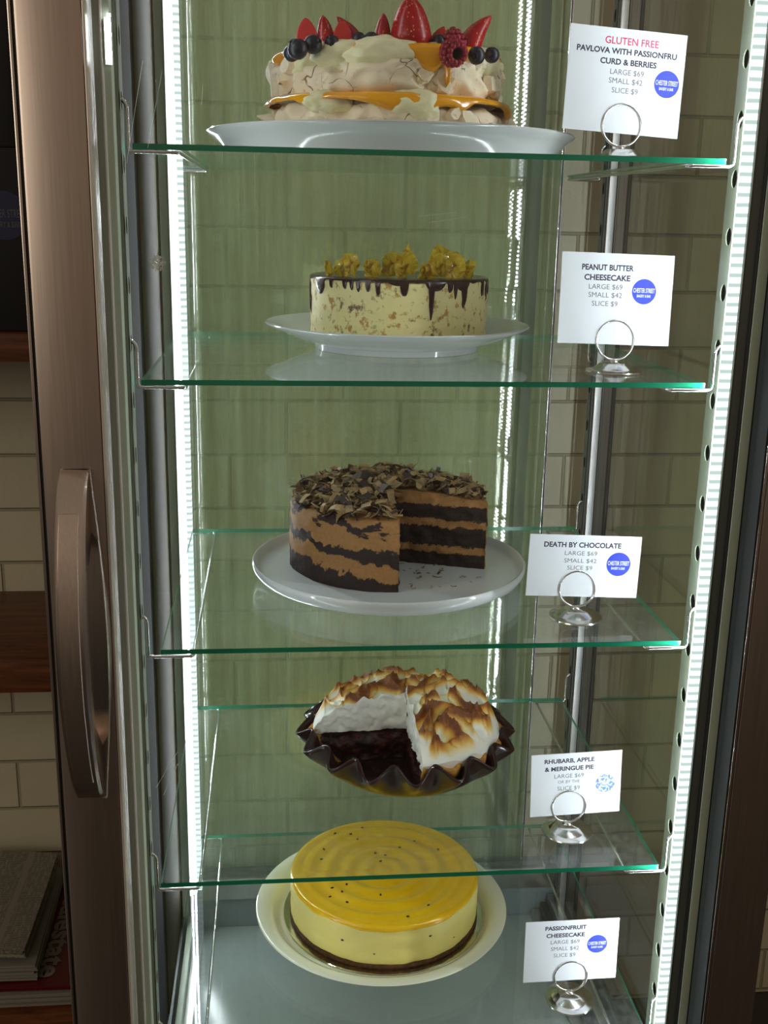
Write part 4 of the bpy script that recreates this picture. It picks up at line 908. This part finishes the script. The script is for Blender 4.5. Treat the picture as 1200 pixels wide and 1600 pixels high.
# ------------------------------------------------------------------ lettering
def text_me(s, width=None, cap=None, bold=0.0, spacing=1.0):
    cu = bpy.data.curves.new('lettering', 'FONT'); cu.body = s; cu.align_x = 'CENTER'; cu.size = 1.0; cu.offset = bold; cu.extrude = 0.0; cu.space_character = spacing; cu.resolution_u = 3
    o = bpy.data.objects.new('t', cu); COL.objects.link(o); bpy.context.view_layer.update()
    me = bpy.data.meshes.new_from_object(o.evaluated_get(bpy.context.evaluated_depsgraph_get()))
    V = [v.co.copy() for v in me.vertices]; F = [list(p.vertices) for p in me.polygons]
    bpy.data.objects.remove(o); bpy.data.curves.remove(cu); bpy.data.meshes.remove(me)
    xs_ = [v.x for v in V]; ys = [v.y for v in V]; cx = (min(xs_) + max(xs_)) / 2; cy = 0.36
    sx = width / (max(xs_) - min(xs_)); sy = cap / 0.72 if cap else sx
    return [((v.x - cx) * sx, (v.y - cy) * sy) for v in V], F
def letter(mb, s, cx, cz, width, cap, bold=0.0, y=-0.0004, mi=0, rot=0.0, spacing=1.0):
    P, F = text_me(s, width, cap, bold, spacing); ca, sa = math.cos(rot), math.sin(rot)
    th = 0.00006
    mb.add([(cx + a * ca - b_ * sa, y, cz + a * sa + b_ * ca) for a, b_ in P], F, mi)
def disc(r, cx, cz, y0, y1, n_=64):
    V = [(cx + r * math.cos(2 * PI * k / n_), y0, cz + r * math.sin(2 * PI * k / n_)) for k in range(n_)] + [(cx + r * math.cos(2 * PI * k / n_), y1, cz + r * math.sin(2 * PI * k / n_)) for k in range(n_)]
    return V, [tuple(range(n_)), tuple(reversed(range(n_, 2 * n_)))] + [(k, k + n_, (k + 1) % n_ + n_, (k + 1) % n_) for k in range(n_)]

# card holders and price cards
def holder_me():
    mb = MB()
    mb.lathe([(0, 0), (0.0330, 0), (0.0342, 0.0010), (0.0336, 0.0024), (0.0255, 0.0034), (0.0240, 0.0042), (0.0170, 0.0108), (0.0145, 0.0114), (0.0085, 0.0116), (0.0062, 0.0122), (0.0056, 0.0136), (0.0042, 0.0148), (0, 0.0152)], 64)
    return sharp(mb.me('foot', M_['chrome'], True), 40)
def ring_me():
    mb = MB(); P = []; n_ = 96
    for k in range(n_ + 1):
        a = R(-95) + 2 * 2 * PI * k / n_; P.append((0.0230 * math.cos(a), -0.0014 + 0.0028 * k / n_, 0.0232 * math.sin(a) + 0.0238))
    mb.tube(P, 0.00125, 8); return fix(mb.me('ring_clip', M_['chrome'], True))
hme, rme2 = holder_me(), ring_me()
cards = [
 (0.5480, 0.086, Z1, (0.5496, 1.6517, 0.0445, -0.0963, 0.0578, 0.1373, 0.1128), [('GLUTEN FREE', .53, .115, .46, .0078, 2), ('PAVLOVA WITH PASSIONFRU', .495, .215, .86, .0062, 1), ('CURD & BERRIES', .515, .315, .485, .0062, 1), ('LARGE $69', .51, .41, .29, .0060, 0), ('SMALL $42', .505, .495, .29, .0060, 0), ('SLICE $9', .505, .585, .225, .0060, 0)], (.86, .485), 'with red gluten free heading above pavlova with passionfruit curd', 'top'),
 (0.5590, 0.086, Z2, (0.558, 1.4092, 0.0145, -0.0997, 0.0241, 0.1374, 0.1065), [('PEANUT BUTTER', .41, .155, .46, .0066, 1), ('CHEESECAKE', .41, .265, .41, .0066, 1), ('LARGE $69', .40, .365, .30, .0060, 0), ('SMALL $42', .40, .455, .30, .0060, 0), ('SLICE $9', .40, .55, .23, .0060, 0)], (.745, .405), 'reading peanut butter cheesecake', 'second'),
 (0.5330, 0.086, Z3, (0.5398, 1.0772, -0.0305, -0.0265, 0.0277, 0.143, 0.0808), [('DEATH BY CHOCOLATE', .475, .155, .69, .0066, 1), ('LARGE $69', .465, .29, .29, .0056, 0), ('SMALL $42', .465, .41, .29, .0056, 0), ('SLICE $9', .465, .525, .225, .0056, 0)], (.81, .455), 'reading death by chocolate', 'third'),
 (0.5420, 0.086, Z4, (0.5498, 0.7722, 0.0096, 0.0046, -0.0343, 0.1231, 0.0916), [('RHUBARB, APPLE', .42, .115, .55, .0062, 1), ('& MERINGUE PIE', .42, .24, .54, .0062, 1), ('LARGE $69', .42, .36, .325, .0060, 0), ('OR BY THE', .42, .455, .24, .0045, 0), ('SLICE $9', .42, .56, .25, .0060, 0)], (.825, .52), 'reading rhubarb, apple and meringue pie, its round logo half flaked off', 'fourth'),
 (0.5530, 0.056, Z5, (0.5510, 0.5355, 0.0005, -0.0019, -0.0107, 0.1300, 0.0955), [('PASSIONFRUIT', .43, .12, .44, .0062, 1), ('CHEESECAKE', .43, .24, .41, .0062, 1), ('LARGE $69', .43, .35, .31, .0060, 0), ('SMALL $42', .43, .46, .30, .0060, 0), ('SLICE $9', .43, .57, .235, .0060, 0)], (.775, .415), 'reading passionfruit cheesecake', 'lowest')]
for i, (hx, hy_, zs, q, lines, lg, lab, shn) in enumerate(cards):
    h = empty('card_holder', (hx, hy_, zs + TH / 2 + 0.0002), f'round-footed chrome card holder with ring clip on the {shn} shelf', 'card holder', 'chrome card holders on the shelves')
    cx, cz, yaw, tilt, roll, w, hh = q
    obj('foot', hme, h); obj('ring_clip', rme2, h, (0, 0, 0.0140), (tilt, 0, yaw))
    # the card sits in the coil, just behind its front turn
    nv = Matrix.Rotation(yaw, 3, 'Z') @ Matrix.Rotation(tilt, 3, 'X') @ Vector((0, 1, 0)); zr = zs + TH / 2 + 0.0142
    dy = hy_ - (nv.x * (cx - hx) + nv.z * (cz - zr)) / nv.y
    mt = Matrix.Rotation(yaw, 4, 'Z') @ Matrix.Rotation(tilt, 4, 'X') @ Matrix.Rotation(roll, 4, 'Y')
    cobj = obj('price_card', MB().box(-w / 2, w / 2, -0.00015, 0.00015, -hh / 2, hh / 2).me('price_card', M_['card']), None); cobj.matrix_world = Matrix.Translation((cx, dy, cz)) @ mt
    tag(cobj, f'white price card {lab}', 'price card', 'price cards on the shelves')
    mbd, mbl, mbr = MB(), MB(), MB()
    for (s, fx, fy, wf, cap, st) in lines:
        letter((mbl, mbd, mbr)[st], s, (fx - 0.5) * w, (0.5 - fy) * hh, wf * w, cap, (0.0, 0.032, 0.014)[st], -0.00022)
    obj('dark_lettering', mbd.me('dark_lettering', M_['ink']), cobj); obj('grey_lettering', mbl.me('grey_lettering', M_['ink_grey']), cobj)
    if mbr.V: obj('red_lettering', mbr.me('red_lettering', M_['ink_red']), cobj)
    lr = 0.108 * w; lx, lz = (lg[0] - 0.5) * w, (0.5 - lg[1]) * hh
    V, F = disc(lr, lx, lz, -0.00024, -0.00016); o = obj('round_logo', mesh_data('round_logo', V, F, M_['blue_worn'] if i == 3 else M_['blue']), cobj)
    if i == 3: o['label'] = 'flaked pale blue round logo'
    mb = MB(); letter(mb, 'CHESTER STREET', lx, lz + lr * 0.10, lr * (1.78 if i != 3 else 0.9), lr * 0.36, 0.01, -0.00030); letter(mb, 'BAKERY & BAR', lx, lz - lr * 0.34, lr * (1.15 if i != 3 else 0.6), lr * 0.22, 0.01, -0.00030)
    obj('logo_lettering', mb.me('logo_lettering', M_['white_ink']), cobj)

# ------------------------------------------------------------------ wall shelves and their things at the left
def board(z0, z1, y0, lab):
    o = obj('wall_shelf', MB().box(-0.75, -0.135, y0 - YW, -0.0002, z0 - z1, 0, 0.002).me('wall_shelf', M_['wood']), None, (0, YW, z1)); sharp(o); return tag(o, lab, 'shelf')
board(1.3020, 1.3400, 0.30, 'upper dark wooden wall shelf beside the fridge, under the black boxes')
board(0.8240, 0.8760, 0.30, 'middle wide brown wooden wall shelf beside the fridge handle')
board(0.2600, 0.3000, 0.27, 'lowest dark wall shelf holding the newspapers')
# black box with round sticker
bx = empty('black_box', (-0.300, 0.42, 1.3404), 'tall black box with round blue sticker on the upper wall shelf', 'box')
obj('carton', sharp(MB().box(-0.19, 0.135, -0.10, 0.12, 0, 0.235, 0.003).me('carton', M_['black'])), bx)
V, F = disc(0.031, 0.102, 0.150, -0.1006, -0.1001); obj('round_sticker', mesh_data('round_sticker', V, F, M_['blue_dark']), bx)
mb = MB(); letter(mb, 'CHESTER STREET', 0.102, 0.153, 0.056, 0.0105, 0.01, -0.1009); letter(mb, 'BAKERY & BAR', 0.102, 0.139, 0.040, 0.0075, 0.01, -0.1009); obj('sticker_lettering', mb.me('sticker_lettering', M_['ink_grey']), bx)
b2 = obj('black_block', sharp(MB().box(0, 0.052, -0.09, 0.12, 0, 0.30, 0.003).me('black_block', M_['black'])), None, (-0.232, 0.42, 1.5758)); tag(b2, 'narrow black upright stand on top of the black box with the blue sticker', 'block')  # plain narrow black piece above the box
# navy uprights carrying the shelves
for zc0, zc1, lab in ((1.080, 1.3018, 'navy metal shelf bracket under the upper wall shelf'), (0.675, 0.8238, 'navy metal shelf bracket under the middle wall shelf')):
    o = obj('shelf_support', sharp(MB().box(-0.012, 0.012, -0.17, -0.0002, 0, zc1 - zc0, 0.002).me('shelf_support', M_['blue_dark'])), None, (-0.178, YW, zc0)); tag(o, lab, 'shelf support', 'navy supports under the wall shelves')
# newspapers
def paper_mat(name, a, b_, horizontal=True, sc=260):
    t = NT(name); v = t.coord('Object'); sp = t.n('ShaderNodeSeparateXYZ'); t.put(sp.inputs[0], v)
    ln = t.math('SINE', t.math('MULTIPLY', sp.outputs[1], sc * 6.0)); wd = t.noise(t.coord('Object', (1, 0.2, 1)), 330, 2)
    cl = t.math('SINE', t.math('MULTIPLY', sp.outputs[0], 110.0)); pic = t.ramp(t.noise(t.coord('Object', (1, 1, 1), (2, 1, 0)), 9, 1), [(0.58, (0, 0, 0)), (0.59, (1, 1, 1))])
    f = t.math('MULTIPLY', t.math('MULTIPLY', t.math('GREATER_THAN', ln, -0.1), t.math('GREATER_THAN', wd, 0.45)), t.math('LESS_THAN', cl, 0.86))
    c = t.mix(t.math('MULTIPLY', f, 0.55), a, b_); return t.pbr(c, 0.8)
M_['news'] = paper_mat('newsprint', lin(150, 144, 130), lin(40, 38, 38)); M_['news2'] = simple('grey_newsprint', lin(140, 136, 126), 0.8, 0, 30, 0.12)
M_['redmag'] = simple('red_cover', lin(96, 14, 24), 0.35, 0, 20, 0.1)
def sheets(w, d, th, n_, seed, bend=0.0, curl=0.0):
    """folded paper: thick slab with bowed surface and leaf lines along the edges"""
    mb = MB(); rn = random.Random(seed)
    for s_ in range(n_):
        z0 = th * s_ / n_; z1 = th * (s_ + 0.82) / n_; ox, oy = rn.uniform(-0.003, 0.003), rn.uniform(-0.003, 0.003); nx, ny = 14, 10; V = []; F = []
        for L in (z0, z1):
            for i in range(nx + 1):
                for j in range(ny + 1):
                    x = -w / 2 + w * i / nx; y = -d / 2 + d * j / ny; V.append((x + ox, y + oy, L + bend * math.sin(PI * i / nx) + curl * (j / ny) ** 2))
        q = (nx + 1) * (ny + 1); g_ = lambda L, i, j: L * q + i * (ny + 1) + j
        for i in range(nx):
            for j in range(ny): F.append((g_(1, i, j), g_(1, i + 1, j), g_(1, i + 1, j + 1), g_(1, i, j + 1))); F.append((g_(0, i, j), g_(0, i, j + 1), g_(0, i + 1, j + 1), g_(0, i + 1, j)))
        for i in range(nx): F.append((g_(0, i, 0), g_(0, i + 1, 0), g_(1, i + 1, 0), g_(1, i, 0))); F.append((g_(0, i + 1, ny), g_(0, i, ny), g_(1, i, ny), g_(1, i + 1, ny)))
        for j in range(ny): F.append((g_(0, nx, j), g_(0, nx, j + 1), g_(1, nx, j + 1), g_(1, nx, j))); F.append((g_(0, 0, j + 1), g_(0, 0, j), g_(1, 0, j), g_(1, 0, j + 1)))
        mb.add(V, F)
    return mb
o = obj('magazine', sheets(0.26, 0.27, 0.026, 6, 2).me('magazine', M_['news2']), None, (-0.290, 0.42, 0.3004)); tag(o, 'pale magazines flat at the bottom of the newspaper pile', 'magazine')
mg = obj('magazine', sheets(0.27, 0.27, 0.010, 3, 3).me('magazine', M_['redmag']), None, (-0.270, 0.425, 0.3272), (0, 0, R(-1))); tag(mg, 'dark red real estate magazine with large pale lettering, under the newspapers', 'magazine')
P, F = text_me('realestate', 0.235, 0.034, 0.03)
obj('cover_lettering', mesh_data('cover_lettering', [(0.066 + b_, -a * 1.0 + 0.0, 0.01025) for a, b_ in P], F, M_['news2']), mg)
o = obj('newspaper', sheets(0.24, 0.26, 0.030, 7, 5, 0.003, 0.004).me('newspaper', M_['news2']), None, (-0.347, 0.425, 0.3380), (0, 0, R(1.5))); tag(o, 'thick folded newspaper in the middle of the pile', 'newspaper')
o = obj('newspaper', sheets(0.23, 0.25, 0.018, 4, 6, 0.006, 0.010).me('newspaper', M_['news']), None, (-0.352, 0.428, 0.3760), (0, 0, R(-1))); tag(o, 'top newspaper of the pile with columns of print', 'newspaper')
